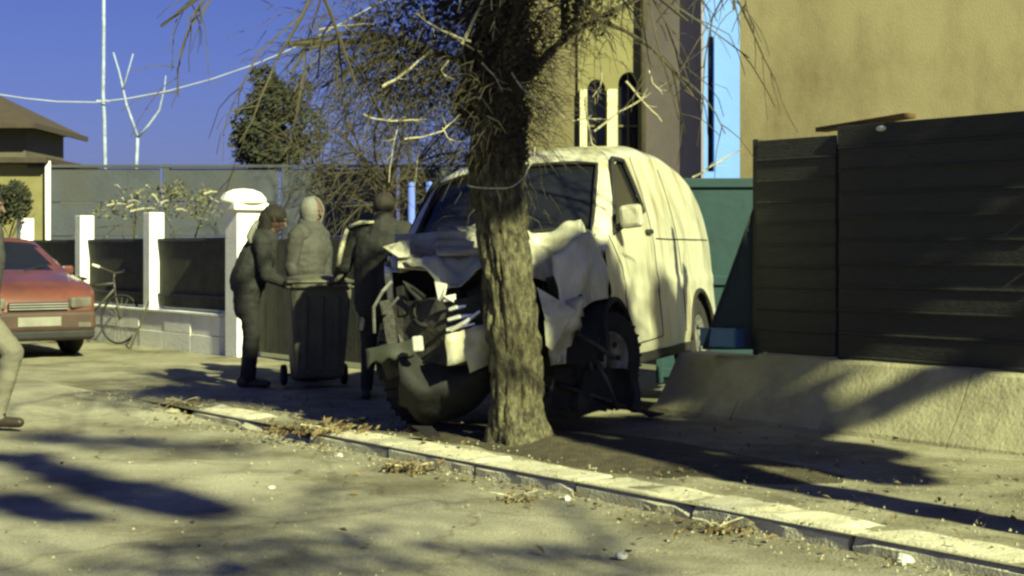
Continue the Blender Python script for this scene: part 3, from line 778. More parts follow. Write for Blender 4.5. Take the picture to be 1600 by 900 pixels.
# mirror on the visible side
mm = MB(); mp_ = side_pt(.24,1.29,1,.16)
mm.box(mp_, (.17,.09,.16)); mo = mm.build('mirror', m_tear, van, bevel=.03)
MB().tube([side_pt(.24,1.22,1,-.01), mp_+Vector((-.05,0,-.05))], .018, 6).build('mirror_arm', m_plast, mo)
# rear lamp column and rear doors trim
for sg in (1,-1): MB().box((sg*.70,3.22,1.0), (.06,.06,.4)).build('tail_lamp', m_rlamp, van, bevel=.02)
MB().box((0,3.28,.42), (1.6,.12,.18)).build('rear_bumper', m_plast, van, bevel=.03)
MB().box((0,1.6,.32), (1.5,3.4,.12)).build('underbody', m_engine, van)
# seats seen through the glass are hidden by darkness; a dashboard and two seats give depth
MB().box((0,.28,1.12), (1.45,.4,.16)).build('dashboard', m_plast, van, bevel=.03)
for x in (-.42,.42):
    b_ = MB(); b_.box((x,.98,1.1), (.48,.14,.7), (-.15,0,0)); b_.box((x,1.05,1.52), (.26,.1,.18)); b_.build('seat', m_plast, van, bevel=.04)
# wheels
def wheel(c, steer=0, camber=0):
    rotm = (0, camber, steer)
    mb = MB(); pr = [(.19,-.085),(.23,-.098),(.30,-.10),(.322,-.085),(.330,-.05),(.332,0),(.330,.05),(.322,.085),(.30,.10),(.23,.098),(.19,.085)]
    mb.lathe(pr, 'X', 36, closed=True)
    for k in range(30):
        a = 2*math.pi*k/30; mb.box((0,.332*math.cos(a),.332*math.sin(a)), (.16,.012,.03), (a+math.pi/2+.3,0,0))
    w = mb.build('wheel', m_rubber, van, smooth=False, loc=c, rot=rotm)
    rm = MB(); rm.lathe([(.20,-.08),(.205,.0),(.20,.085),(.18,.088),(.17,.05),(.10,.035),(.06,.06),(.0,.06)], 'X', 28); rm.build('rim', m_steel, w, smooth=True)
    for k in range(8):
        a = 2*math.pi*k/8; MB().box((.048,.13*math.cos(a),.13*math.sin(a)), (.02,.035,.035), (a,0,0)).build('rim_slot', m_rubber, w, bevel=.006)
    return w
wheel((.74,.02,.34), R(-28), R(8)); wheel((-.74,.02,.335), R(-12)); wheel((.76,2.55,.335)); wheel((-.76,2.55,.335))
for sg, sc in ((1,.02),(1,2.55),(-1,2.55),(-1,.02)):
    pts = [Vector((sg*(hw(.34+.39*math.sin(a),sc)+.004), sc+.39*math.cos(a), .34+.39*math.sin(a))) for a in [math.pi*k/20 for k in range(21)]]
    MB().tube(pts, .022, 6).build('arch_lip', m_plast, van, smooth=True)
    il = MB(); nA = 20
    il.grid(lambda i, j: Vector((sg*(.86-.34*j), sc+.40*math.cos(math.pi*i/nA), .34+.40*math.sin(math.pi*i/nA))), nA+1, 2)
    il.build('arch_liner', m_rubber, van)
# --- crushed front
rc = random.Random(31)
def crumple(p, k=.05, f=4.0): 
    n_ = noise.noise_vector(Vector(p)*f); return Vector(p)+n_*k
# hood: buckled, high fold by the glass, front folded down
hd = MB(); nu, nv = 60, 40
def hood(i, j):
    x = lerp(-.80, .74, i/(nu-1)); v = j/(nv-1); s = lerp(0, -.72, v)
    z = interp(v, [(0,1.17),(.15,1.27),(.32,1.30),(.42,1.18),(.55,1.20),(.75,1.10),(1,1.00)])
    if x > .2:                         # wrapped back round the trunk
        k = smooth01((x-.2)/.25); s = lerp(s, -.02-.36*v, k); z -= .10*k*v
    if x < -.35:                       # far corner kinked upwards and out
        k = smooth01((-.35-x)/.45); z += .10*k*v; s += .22*k*v; x += .17*k*v
    z -= .04*(x/.8)**2*(1-v)
    z += .05*math.sin(x*9+v*5)*v
    cr_ = abs(noise.noise(Vector((x*2.6, s*3.4, 1.7))))+.5*abs(noise.noise(Vector((x*6, s*7, 4.1))))
    z += .16*(cr_-.3)*(.35+.65*v)
    return crumple((x, s, z), .03, 3.5)
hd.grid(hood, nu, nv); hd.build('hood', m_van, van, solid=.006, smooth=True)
hs2 = MB(); hs2.sheet([VP(598,386,10.75), VP(640,374,10.9), VP(640,402,10.75), VP(622,402,10.7)], .008); hs2.build('hood_corner', m_tear, van)
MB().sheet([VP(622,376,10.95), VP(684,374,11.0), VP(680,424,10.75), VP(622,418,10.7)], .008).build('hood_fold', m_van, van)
hf = MB(); hf.grid(lambda i, j: crumple(VP(lerp(682,750,i/15), lerp(356,396,j/11)+3*math.sin(j*1.9), lerp(11.0,10.72,j/11)+.02*math.sin(j*1.6+i*.2)), .02, 7), 16, 12); hf.build('hood_fold', m_tear, van, solid=.006, smooth=True)
# near fender: upper skin and torn flap
fd = MB(); nu2, nv2 = 18, 18
def fender(i, j):
    s = lerp(.01, -.50, i/(nu2-1)); z = lerp(.74, 1.19, j/(nv2-1))
    x = .885 - .20*(i/(nu2-1))**2 - .06*(j/(nv2-1))**2
    x += .07*(abs(noise.noise(Vector((s*5, z*4, 2.2))))-.25); return crumple((x, s, z - .12*(i/(nu2-1))**2), .05, 4.5)
fd.grid(fender, nu2, nv2, lambda i, j: math.hypot(lerp(.01,-.50,(i+.5)/(nu2-1))-.02, lerp(.74,1.19,(j+.5)/(nv2-1))-.34) > .40)
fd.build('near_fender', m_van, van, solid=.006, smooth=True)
MB().sheet([VP(839,449,10.38), VP(902,486,10.45), VP(880,512,10.42), VP(852,500,10.33)], .008).build('torn_flap', m_tear, van)
MB().sheet([VP(850,500,10.33), VP(882,510,10.42), VP(862,548,10.38), VP(853,540,10.35)], .008).build('torn_flap', m_tear, van)
fr = MB()
fr.grid(lambda i, j: crumple((-.885+.26*(i/9)**2, lerp(0,-.5,i/9), lerp(.62,1.18,j/7)-.1*(i/9)**2), .07, 4), 10, 8, lambda i, j: math.hypot(lerp(0,-.5,(i+.5)/9)-.02, lerp(.62,1.18,(j+.5)/7)-.34) > .42)
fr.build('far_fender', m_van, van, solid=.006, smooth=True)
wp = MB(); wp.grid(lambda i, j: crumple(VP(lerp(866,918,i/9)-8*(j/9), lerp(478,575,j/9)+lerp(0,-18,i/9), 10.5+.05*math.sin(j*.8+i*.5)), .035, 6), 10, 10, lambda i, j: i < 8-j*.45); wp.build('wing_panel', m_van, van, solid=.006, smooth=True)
# engine bay: firewall, engine, radiator, hoses
MB().box((0,-.03,.78), (1.6,.05,.8)).build('firewall', m_engine, van)
en = MB()
for k in range(34):
    x, s, z = rc.uniform(-.68,.30), rc.uniform(-.58,-.12), rc.uniform(.42,.92)
    en.box((x,s,z), (rc.uniform(.06,.26), rc.uniform(.06,.22), rc.uniform(.05,.22)), (rc.uniform(-.5,.5), rc.uniform(-.5,.5), rc.uniform(-.6,.6)))
en.build('engine', m_engine, van, bevel=.012)
en2 = MB()
for k in range(10):
    x, s, z = rc.uniform(.42,.72), rc.uniform(-.40,-.1), rc.uniform(.45,1.0)
    en2.box((x,s,z), (rc.uniform(.05,.18), rc.uniform(.05,.2), rc.uniform(.05,.2)), (rc.uniform(-.6,.6), rc.uniform(-.6,.6), rc.uniform(-.6,.6)))
en2.build('battery_tray', m_engine, van, bevel=.01)
rad = MB(); rad.grid(lambda i, j: crumple((lerp(-.66,.28,i/14), -.66+.10*math.sin(i*.6)*.5+.0*j, lerp(.42,.86,j/8)), .05, 4), 15, 9); rad.build('radiator', m_engine, van, solid=.03)
for k in range(7):
    p0 = Vector((rc.uniform(-.45,.2), rc.uniform(-.66,-.55), rc.uniform(.5,.9))); pts = [p0]
    for q in range(5): pts.append(pts[-1]+Vector((rc.gauss(0,.06), rc.gauss(0,.03), rc.gauss(0,.06))))
    MB().tube(pts, rc.choice((.008,.014,.02)), 7).build('hose', m_rubber, van, smooth=True)
# bright bits: bent rail, bars of the broken grille, lamp
for (x0_,y0_,x1_,y1_) in ((702,484,728,478),(700,500,738,492),(698,516,742,506),(694,470,712,466)):
    a, b = VP(x0_,y0_,10.45), VP(x1_,y1_,10.45); MB().tube([a, (a+b)/2+Vector((0,-.01,.004)), b], [.013,.016,.010], 6).build('grille_bar', m_chrome, van)
MB().sheet([VP(680,440,10.5),VP(698,444,10.45),VP(694,462,10.42),VP(686,470,10.45)], .02).build('headlamp', m_lens, van)
MB().sheet([VP(694,464,10.44),VP(712,460,10.42),VP(708,472,10.4)], .015).build('headlamp', m_lens, van)
MB().tube([VP(600,490,10.7), VP(622,465,10.65)], .010, 6).build('bent_rod', m_steel, van)
MB().tube([VP(585,520,10.8), VP(584,480,10.75), VP(598,455,10.75), VP(612,440,10.8)], .012, 6).build('bent_rod', m_steel, van)
# bumper: skewed, far half grey green, near half bent in to the trunk
bp = MB()
bp.grid(lambda i, j: crumple(VP(lerp(572,652,i/11), lerp(548,528,i/11)+lerp(0,30-8*abs(math.sin(i)),j/5), 10.72-.06*i/11), .03, 6), 12, 6)
bp.build('bumper', M('grey_plastic', (.045,.05,.036), (.03,.034,.024), rough=.6, bump=.1), van, solid=.01, smooth=True)
MB().box(VP(653,537,10.5), (.07,.05,.10)).build('fog_lamp', m_lens, van, bevel=.012)
b2 = MB()
b2.grid(lambda i, j: crumple(VP(lerp(700,770,i/7), lerp(520,505,i/7)+lerp(0,75,j/6)+(-10*i/7 if j==6 else 0), 10.38+.03*math.sin(i)) , .03, 6), 8, 7, lambda i, j: not (i < 3 and j > 3+i*.3))
b2.build('bumper_corner', m_tear, van, solid=.01, smooth=True)
MB().tube([VP(704,516,10.4), VP(725,505,10.36), VP(750,486,10.34)], [.012,.016,.01], 6).build('bumper_trim', m_chrome, van)
# undertray hanging down as a dark bowl in front of the far wheel
ut = MB()
ut.grid(lambda i, j: crumple(VP(lerp(622,765,i/13), 552+ (lerp(0,108,j/8))*math.sin(math.pi*lerp(.16,.92,i/13))**.5, 10.75-.16*math.sin(math.pi*j/8)), .06, 6), 14, 9)
ut.build('undertray', m_rubber, van, solid=.012, smooth=True)
# hub and suspension bits by the near wheel
for (x0_,y0_,x1_,y1_,Y_) in ((945,500,950,600,10.55),(930,560,965,640,10.5),(900,520,960,560,10.5),(870,600,990,640,10.7)):
    MB().tube([VP(x0_,y0_,Y_), VP((x0_+x1_)/2+4,(y0_+y1_)/2,Y_-.03), VP(x1_,y1_,Y_)], [.02,.014,.018], 8).build('suspension_strut', m_engine, van, smooth=True)
ul = MB()
ul.grid(lambda i, j: crumple(VP(lerp(866,1000,i/9), lerp(575,640,j/6), 10.7+.05*math.sin(i*1.3)), .05, 5), 10, 7); ul.build('splash_guard', m_plast, van, solid=.012)

# ================================================================== RED CAR
car = thing('red_car', 'dull red saloon car parked on the pavement at the left edge', 'car', Vector((-8.24,21.62,0)), math.atan2(.603,.797)+math.pi)
CT = [(0,.93),(.06,.985),(.5,1.03),(.6,1.05),(1.2,1.42),(1.6,1.47),(2.5,1.46),(3.25,1.07),(3.45,1.02),(4.0,.92),(4.25,.82),(4.33,.74),(4.37,.62)]
def chw(z, y):
    w = .84
    if z < .45: w -= .06*((.45-z)/.3)**2
    if z > .95: w -= .42*(z-.95)
    if y < .3: w -= .10*((.3-y)/.3)**2
    if y > 3.8: w -= .14*((y-3.8)/.55)**2
    return w
cs = [0,.03,.06,.12,.3,.5,.6]+[.6+.6*i/10 for i in range(1,11)]+[1.2+1.4*i/14 for i in range(1,15)]+[2.6+.9*i/10 for i in range(1,11)]+[3.5+.87*i/14 for i in range(1,15)]
CZ, CX = 22, 21
def cprof(y):
    zc = interp(y, CT); z1 = zc-.07; pts = [(chw(lerp(.22,z1,i/(CZ-1)), y), lerp(.22,z1,i/(CZ-1))) for i in range(CZ)]
    wE = chw(z1, y)
    for i in range(1, CX): q = 1-2*i/CX; pts.append((wE*q, zc-.03*q*q-.04*abs(q)**7))
    return pts+[(-chw(lerp(.22,z1,i/(CZ-1)), y), lerp(.22,z1,i/(CZ-1))) for i in range(CZ-1,-1,-1)]
crow = [cprof(y) for y in cs]; CN = len(crow[0])
body = MB(); cgl = MB(); body.v = [(p[0], y, p[1]) for y, r in zip(cs, crow) for p in r]
SW = [(.95,1.02),(3.0,1.02),(2.55,1.36),(1.35,1.37)]
for i in range(len(cs)-1):
    yc = (cs[i]+cs[i+1])/2
    for j in range(CN-1):
        p_ = [crow[i][j], crow[i][j+1], crow[i+1][j], crow[i+1][j+1]]; xc = sum(p[0] for p in p_)/4; zc = sum(p[1] for p in p_)/4
        quad = (i*CN+j, (i+1)*CN+j, (i+1)*CN+j+1, i*CN+j+1)
        if j < CZ-1 or j >= CN-CZ:
            if math.hypot(yc-.85, zc-.30) < .34 or math.hypot(yc-3.5, zc-.30) < .34: continue
            (cgl if in_poly(yc, zc, SW) else body).f.append(quad)
        else:
            (cgl if (.64 < yc < 1.17 or 2.62 < yc < 3.28) and abs(xc) < .60 else body).f.append(quad)
body.f.append(tuple(range(CN))); body.f.append(tuple((len(cs)-1)*CN+j for j in range(CN-1,-1,-1)))
body.build('body', m_red, car, smooth=True); cgl.v = body.v[:]
cg = cgl.build('glass', m_glass, car, smooth=True)
bmx = bmesh.new(); bmx.from_mesh(cg.data); bmesh.ops.delete(bmx, geom=[v for v in bmx.verts if not v.link_faces], context='VERTS'); bmx.to_mesh(cg.data); bmx.free()
MB().box((0,-.05,.42), (1.5,.14,.22)).build('bumper', m_plast, car, bevel=.04)  # black bumpers stand in for deep shadow on the lower half
MB().box((0,-.06,.28), (1.46,.10,.10)).build('lower_bumper', m_plast, car, bevel=.03)
MB().box((0,-.125,.44), (.52,.012,.11)).build('number_plate', m_plate, car, bevel=.004)
MB().box((0,4.36,.45), (1.42,.16,.24)).build('bumper', M('shaded_bumper', (.055,.030,.024), (.038,.022,.018), rough=.7), car, bevel=.05)  # front bumpers coloured dark to hold the deep shadow of the lower front
MB().box((0,4.37,.29), (1.38,.12,.11)).build('lower_bumper', m_plast, car, bevel=.03)
MB().box((0,4.40,.63), (.72,.03,.10)).build('grille', m_plast, car, bevel=.012)
for k in range(3): MB().box((0,4.417,.60+.03*k), (.70,.012,.008)).build('grille_bar', m_chrome, car)
MB().box((0,4.446,.45), (.52,.012,.11)).build('number_plate', m_plate, car, bevel=.004)
for sg in (1,-1):
    MB().box((sg*.53,4.345,.665), (.30,.09,.13), (0,0,-sg*.30)).build('headlamp', M('smoky_lens', (.14,.13,.11), (.08,.075,.065), rough=.15, bump=0), car, bevel=.025)
    MB().box((sg*.55,4.44,.40), (.16,.02,.06)).build('fog_lamp', MATS['smoky_lens'], car, bevel=.01)
    MB().box((sg*.90,2.95,1.04), (.16,.10,.11)).build('mirror', m_red, car, bevel=.03)
    MB().tube([(sg*.18,3.42,1.045),(sg*.52,3.2,1.10)], .007, 5).build('wiper', m_plast, car)
for sg in (1,-1):
    MB().box((sg*.60,-.005,.80), (.20,.06,.17)).build('tail_lamp', m_rlamp, car, bevel=.02)
    MB().box((sg*.60,-.012,.74), (.16,.056,.03)).build('reversing_lamp', m_lens, car, bevel=.008)
MB().box((0,.0,.93), (1.0,.03,.03)).build('boot_lid_trim', m_chrome, car, bevel=.008)
MB().box((0,-.004,.70), (1.0,.02,.012)).build('boot_seam', m_plast, car)
for sg in (1,-1):
    for yy in (.85,3.5):
        w = MB(); w.lathe([(.18,-.085),(.27,-.09),(.295,-.07),(.30,0),(.295,.07),(.27,.09),(.18,.085)], 'X', 28, closed=True)
        wo = w.build('wheel', m_rubber, car, smooth=True, loc=(sg*.73,yy,.30))
        MB().lathe([(.185,-.07),(.185,.07),(.10,.075),(.0,.06)] if sg > 0 else [(.0,-.06),(.10,-.075),(.185,-.07),(.185,.07)], 'X', 20).build('rim', m_steel, wo, smooth=True)

# ================================================================== BICYCLE
bk = thing('bicycle', 'dark bicycle leaning by the white wall beside the red car', 'bicycle', ST(-12.9, 2.72), RA+R(28))
bk.rotation_euler = (R(-7), 0, RA+R(28))
def bwheel(x):
    w = MB(); w.lathe([(.318,-.016),(.335,-.018),(.345,0),(.335,.018),(.318,.016)], 'Y', 40, (x,0,.345), closed=True)
    o = w.build('wheel', m_rubber, bk, smooth=True)
    sp_ = MB()
    for k in range(18):
        a = 2*math.pi*k/18; sp_.tube([(x,0,.345),(x+.32*math.sin(a),0,.345+.32*math.cos(a))], .0025, 3)
    sp_.build('spokes', m_steel, o)
bwheel(.52); bwheel(-.52)
fm = MB()
for a, b in (((-.52,0,.345),(-.10,0,.30)),((-.10,0,.30),(-.22,0,.80)),((-.22,0,.78),(.36,0,.84)),((-.10,0,.30),(.38,0,.76)),((-.52,0,.345),(-.21,0,.74)),((.35,0,.90),(.40,0,.70)),((.40,0,.70),(.52,0,.345))):
    fm.tube([a, b], .017, 8)
fm.build('frame', m_bike, bk, smooth=True)
hb = MB(); hb.tube([(.30,-.28,1.04),(.34,-.2,1.02),(.36,0,.98),(.34,.2,1.02),(.30,.28,1.04)], .013, 8); hb.tube([(.36,0,.98),(.35,0,.88)], .014, 8); hbo = hb.build('handlebar', m_bike, bk, smooth=True)
for sg in (-1,1): MB().tube([(.31,sg*.26,1.035),(.24,sg*.34,1.06)], .02, 8).build('grip', m_grip, hbo, smooth=True)
sd = MB(); sd.ell((-.24,0,.90), (.13,.07,.03)); sd.tube([(-.22,0,.78),(-.235,0,.89)], .013, 6); sd.build('saddle', m_plast, bk, smooth=True)
MB().lathe([(.09,-.006),(.09,.006)], 'Y', 20, (-.10,-.04,.30)).build('chainring', m_steel, bk)
MB().tube([(-.10,.07,.28),(-.02,.07,.16),(-.02,.15,.16)], .009, 6).build('pedal', m_steel, bk)
st = MB(); a, b = ST(-11.45,2.98,.62), ST(-11.2,2.6,.0)
tag(st.tube([a, (a+b)/2+Vector((.01,0,0)), b], [.012,.014,.016], 6).build('stick', m_dtwig), 'thin dark stick leaning against the white boundary wall', 'stick')

# ================================================================== WHEELIE BIN
wb_ = thing('wheelie_bin', 'dark wheelie bin standing among the people', 'bin', G(495,604), R(14))
bn = MB(); lo_, hi_ = .225, .29
bn.hexa([(-lo_,-.24,.10),(lo_,-.24,.10),(lo_,.22,.04),(-lo_,.22,.04),(-hi_,-.36,.98),(hi_,-.36,.98),(hi_,.32,.98),(-hi_,.32,.98)])
bn.build('body', m_bin, wb_, bevel=.03)
for sx in (-.15,0,.15): MB().box((sx,-.305,.52), (.05,.03,.7), (.135,0,0)).build('rib', m_bin, wb_, bevel=.008)
rm = MB()
for sg in (-1,1): rm.box((sg*.30,-.02,.97), (.05,.70,.05))
rm.box((0,-.375,.97), (.55,.04,.05)); rm.box((0,.335,.97), (.55,.04,.05)); rm.build('rim', m_bin, wb_, bevel=.01)
ld = MB(); ld.grid(lambda i, j: Vector((lerp(-.32,.32,i/8), lerp(-.41,.36,j/8), 1.01+.05*(1-((i-4)/4)**2)*(1-((j-4)/4)**2)+.02*j/8)), 9, 9)
ld.build('lid', m_bin, wb_, smooth=True, solid=.02)
hn = MB(); hn.tube([(-.26,.34,1.0),(-.26,.44,1.0),(.26,.44,1.0),(.26,.34,1.0)], .018, 8); hn.build('handle', m_bin, wb_)
for sg in (-1,1):
    w = MB(); w.lathe([(.03,-.03),(.08,-.03),(.10,-.02),(.10,.02),(.08,.03),(.03,.03)], 'X', 24, (sg*.29,.22,.10), closed=True); w.build('wheel', m_rubber, wb_, smooth=True)
MB().tube([(-.3,.22,.10),(.3,.22,.10)], .012, 8).build('axle', m_steel, wb_)

# ================================================================== PEOPLE
def finish_body(parts, name, parent, mats, voxel=.0075, wob=.006, seed=0):
    """parts: (p0, p1, r0, r1, matname) tapered capsules or ('e', c, r, rot, matname); union -> one skin"""
    mb = MB(); caps = []
    for q in parts:
        if q[0] == 'e':
            _, c, r, rot, mn = q; mb.ell(c, r, rot, 20, 14)
            c = Vector(c); caps.append((c, c+Vector((0,0,1e-4)), sum(r)/3, sum(r)/3, mn))
        else:
            p0, p1, r0, r1, mn = q; p0, p1 = Vector(p0), Vector(p1); d = p1-p0; L = d.length; d.normalize()
            path = []; rad = []
            for k in range(5):
                a = math.pi/2*(1-k/4); path.append(p0-d*r0*math.sin(a)); rad.append(max(.0008, r0*math.cos(a)))
            for k in range(1,4): path.append(p0+d*L*k/4); rad.append(lerp(r0,r1,k/4))
            for k in range(5):
                a = math.pi/2*(k/4); path.append(p1+d*r1*math.sin(a)); rad.append(max(.0008, r1*math.cos(a)))
            mb.tube(path, rad, 14); caps.append((p0, p1, r0, r1, mn))
    o = mb.build(name+'_tmp', None)
    m = o.modifiers.new('r', 'REMESH'); m.mode = 'VOXEL'; m.voxel_size = voxel
    m2 = o.modifiers.new('s', 'SMOOTH'); m2.iterations = 4; m2.factor = .5
    dg = bpy.context.evaluated_depsgraph_get(); me = bpy.data.meshes.new_from_object(o.evaluated_get(dg))
    bpy.data.objects.remove(o); me.name = name
    n_ = len(me.vertices); co = np.empty(n_*3); me.vertices.foreach_get('co', co); co = co.reshape(-1,3)
    best = np.full(len(me.polygons), 1e9); idx = np.zeros(len(me.polygons), int)
    pc = np.empty(len(me.polygons)*3); me.polygons.foreach_get('center', pc); pc = pc.reshape(-1,3)
    names = list(dict.fromkeys(c[4] for c in caps))
    for (p0, p1, r0, r1, mn) in caps:
        a = np.array(p0); d = np.array(p1)-a; L2 = max(d.dot(d), 1e-12)
        t = np.clip(((pc-a)@d)/L2, 0, 1); dist = np.linalg.norm(pc-(a+t[:,None]*d), axis=1)-(r0+(r1-r0)*t)
        up = dist < best; best[up] = dist[up]; idx[up] = names.index(mn)
    # cloth folds
    vn = np.empty(n_*3); me.vertices.foreach_get('normal', vn); vn = vn.reshape(-1,3)
    for i in range(n_):
        v = Vector(co[i])
        w = .9*wob*(.5*noise.noise(Vector((v.x*6, v.y*6, v.z*11+seed)))+1.0*noise.noise(Vector((v.x*9+v.z*6, v.y*9, v.z*22+seed)))+.35*noise.noise(v*30))
        if v.z > 0.12: co[i] += vn[i]*w*(.25 if names and v.z > 1.5 else 1)
    me.vertices.foreach_set('co', co.reshape(-1))
    for nme in names: me.materials.append(mats[nme])
    me.polygons.foreach_set('material_index', idx.astype(np.int32)); me.polygons.foreach_set('use_smooth', np.ones(len(me.polygons), bool)); me.update()
    ob = bpy.data.objects.new(name, me); COL.objects.link(ob); ob.parent = parent; return ob
def head_parts(c, fwd, sc=1.0):
    c = Vector(c); f = Vector(fwd).normalized(); up = Vector((0,0,1)); r = f.cross(up).normalized(); u = r.cross(f)
    L = [(c-u*.02*sc, c+u*.045*sc-f*.012, .083*sc, .088*sc, 'skin'), (c-u*.07*sc+f*.03, c-u*.02*sc+f*.022, .050*sc, .068*sc, 'skin'),
         (c+f*.092*sc+u*.012, c+f*.112*sc-u*.028, .010, .015, 'skin'), (c+f*.080+u*.030-r*.03, c+f*.080+u*.030+r*.03, .016, .016, 'skin'),
         (c+f*.078-u*.058-r*.018, c+f*.078-u*.058+r*.018, .012, .012, 'skin')]
    for sg in (-1,1): L.append((c+r*sg*.086-u*.015, c+r*sg*.09+u*.018-f*.01, .012, .016, 'skin'))
    return L
def hand_parts(w, d, n, side=1, curl=.6):
    """palm from wrist w along d, palm normal n; four unequal bent fingers and a thumb"""
    w = Vector(w); d = Vector(d).normalized(); n = Vector(n); n = (n-d*n.dot(d)).normalized(); r = d.cross(n)*side
    L = []
    for k in (-1.4,-.5,.5,1.4): L.append((w+r*k*.014, w+d*.085+r*k*.019, .016, .013, 'skin'))
    for k, ln in zip((-1.5,-.5,.5,1.5), (.068,.080,.076,.058)):
        b = w+d*.088+r*k*.020; d1 = (d+n*curl*.5).normalized(); d2 = (d+n*curl*1.4).normalized()
        L += [(b, b+d1*ln*.5, .0098, .009, 'skin'), (b+d1*ln*.5, b+d1*ln*.5+d2*ln*.5, .009, .0078, 'skin')]
    b = w+d*.025-r*.030; t1 = (d*.7-r*.7+n*.3).normalized(); t2 = (d*.95-r*.2+n*.45).normalized()
    L += [(b, b+t1*.04, .013, .011, 'skin'), (b+t1*.04, b+t1*.04+t2*.032, .011, .009, 'skin')]
    return L
def foot(a, f, mn='shoe', ln=.17):
    a = Vector(a); f = Vector(f).normalized(); g0 = Vector((a.x, a.y, 0))
    return [(g0+Vector((0,0,.045))-f*.05, g0+Vector((0,0,.038))+f*ln, .045, .038, mn), (g0-f*.03+Vector((0,0,.05)), g0+f*.02+Vector((0,0,.11)), .048, .046, mn)]
V = Vector
# person one: side on, facing the van, leaning forward over the bin
def mk_person(name_label, loc, rotz, parts, mats, voxel=.0075, seed=0):
    t = thing('person', name_label, 'person', loc, rotz)
    finish_body(parts, 'body', t, mats, voxel, seed=seed); return t
md = {'skin': m_skin, 'jacket': m_dcloth, 'trousers': m_dcloth, 'shoe': m_shoe}
# local frame: +x is the way the person faces
p1 = []
p1 += [((-.02,-.07,.95),(-.02,.07,.95),.135,.135,'jacket'), ((-.03,0,1.0),(.06,0,1.22),.175,.175,'jacket'), ((.06,0,1.22),(.12,0,1.38),.175,.14,'jacket'),
       ((.11,-.13,1.38),(.11,.13,1.38),.095,.095,'jacket'), ((.11,0,1.43),(.15,0,1.49),.095,.075,'jacket')]
for sg in (-1,1): p1 += [((-.04,sg*.07,.74),(-.03,sg*.06,.98),.115,.14,'jacket')]
p1 += [((-.03,.09,.85),(-.01,.09,.48),.10,.078,'trousers'), ((-.01,.09,.48),(-.05,.09,.10),.076,.060,'trousers'), ((-.02,-.09,.85),(.02,-.09,.48),.10,.078,'trousers'), ((.02,-.09,.48),(-.01,-.09,.10),.076,.060,'trousers')]
p1 += foot((-.05,.09,0),(1,.1,0)) + foot((-.01,-.09,0),(1,-.1,0))
for sg in (-1,1):
    p1 += [((.12,sg*.195,1.37),(.16,sg*.22,1.06),.075,.064,'jacket'), ((.16,sg*.22,1.06),(.35,sg*.14,.98),.062,.050,'jacket')] + hand_parts((.365,sg*.135,.975),(.95,-sg*.15,-.1),(0,0,-1),sg)
p1 += [((.15,0,1.44),(.20,0,1.50),.058,.055,'skin')] + head_parts((.235,0,1.585),(.92,-.05,-.38))
d1 = mk_person('person in dark coat and trousers leaning forward left of the bin', G(392,605), R(5), p1, md, seed=1)
mb = MB(); mb.ell((.222,0,1.625), (.118,.108,.105), (0,.3,0)); mb.ell((.15,0,1.56), (.09,.10,.15), (0,.25,0)); mb.build('hair', m_hair, d1, smooth=True)
mb = MB(); mb.tube([(.07,-.10,1.57),(.03,-.12,1.50),(-.005,-.13,1.42),(.01,-.15,1.36)], [.02,.03,.032,.018], 8); mb.build('scarf', m_hoodc, d1, smooth=True)
# person two: behind the bin, hood up, facing right
mg = {'skin': m_skin, 'jacket': m_gcloth, 'trousers': m_dcloth, 'shoe': m_shoe}
p2 = [((0,-.09,.95),(0,.09,.95),.14,.14,'trousers'), ((0,-.07,.86),(.01,-.07,1.30),.185,.20,'jacket'), ((0,.07,.86),(.01,.07,1.30),.185,.20,'jacket'), ((.01,0,1.28),(.02,0,1.47),.21,.15,'jacket'), ((.01,-.18,1.45),(.01,.18,1.45),.105,.105,'jacket'), ((0,0,1.5),(-.01,0,1.56),.11,.10,'jacket')]
for sg in (-1,1):
    p2 += [((0,sg*.09,.92),(.02,sg*.10,.50),.10,.07,'trousers'), ((.02,sg*.10,.50),(-.02,sg*.10,.10),.07,.05,'trousers')] + foot((-.02,sg*.10,0),(1,sg*.15,0))
    p2 += [((.01,sg*.27,1.44),(-.02,sg*.32,1.14),.082,.070,'jacket'), ((-.02,sg*.32,1.14),(.06,sg*.31,.90),.068,.055,'jacket')] + hand_parts((.07,sg*.31,.87),(.15,0,-1),(0,-sg,0),sg)
p2 += [((.02,0,1.50),(.035,0,1.58),.06,.058,'skin')] + head_parts((.055,0,1.675),(.95,-.25,-.12))
q0 = P(482,390,15.2); q0.z = 0
d2 = mk_person('person with a pale grey hood standing behind the wheelie bin', q0, R(-20), p2, mg, seed=4)
hm = MB()
def hoodf(i, j):
    ph = math.pi*.98*i/14; th = lerp(-2.55, 2.55, j/18)+math.pi
    r_ = Vector((.125*math.sin(ph)*math.cos(th), .118*math.sin(ph)*math.sin(th), .15*math.cos(ph)-.01*(i > 9)))
    return Vector((.035,0,1.68))+r_*(1+.04*noise.noise(r_*20))
hm.grid(hoodf, 15, 19); hm.build('hood', m_hoodc, d2, smooth=True, solid=.012)
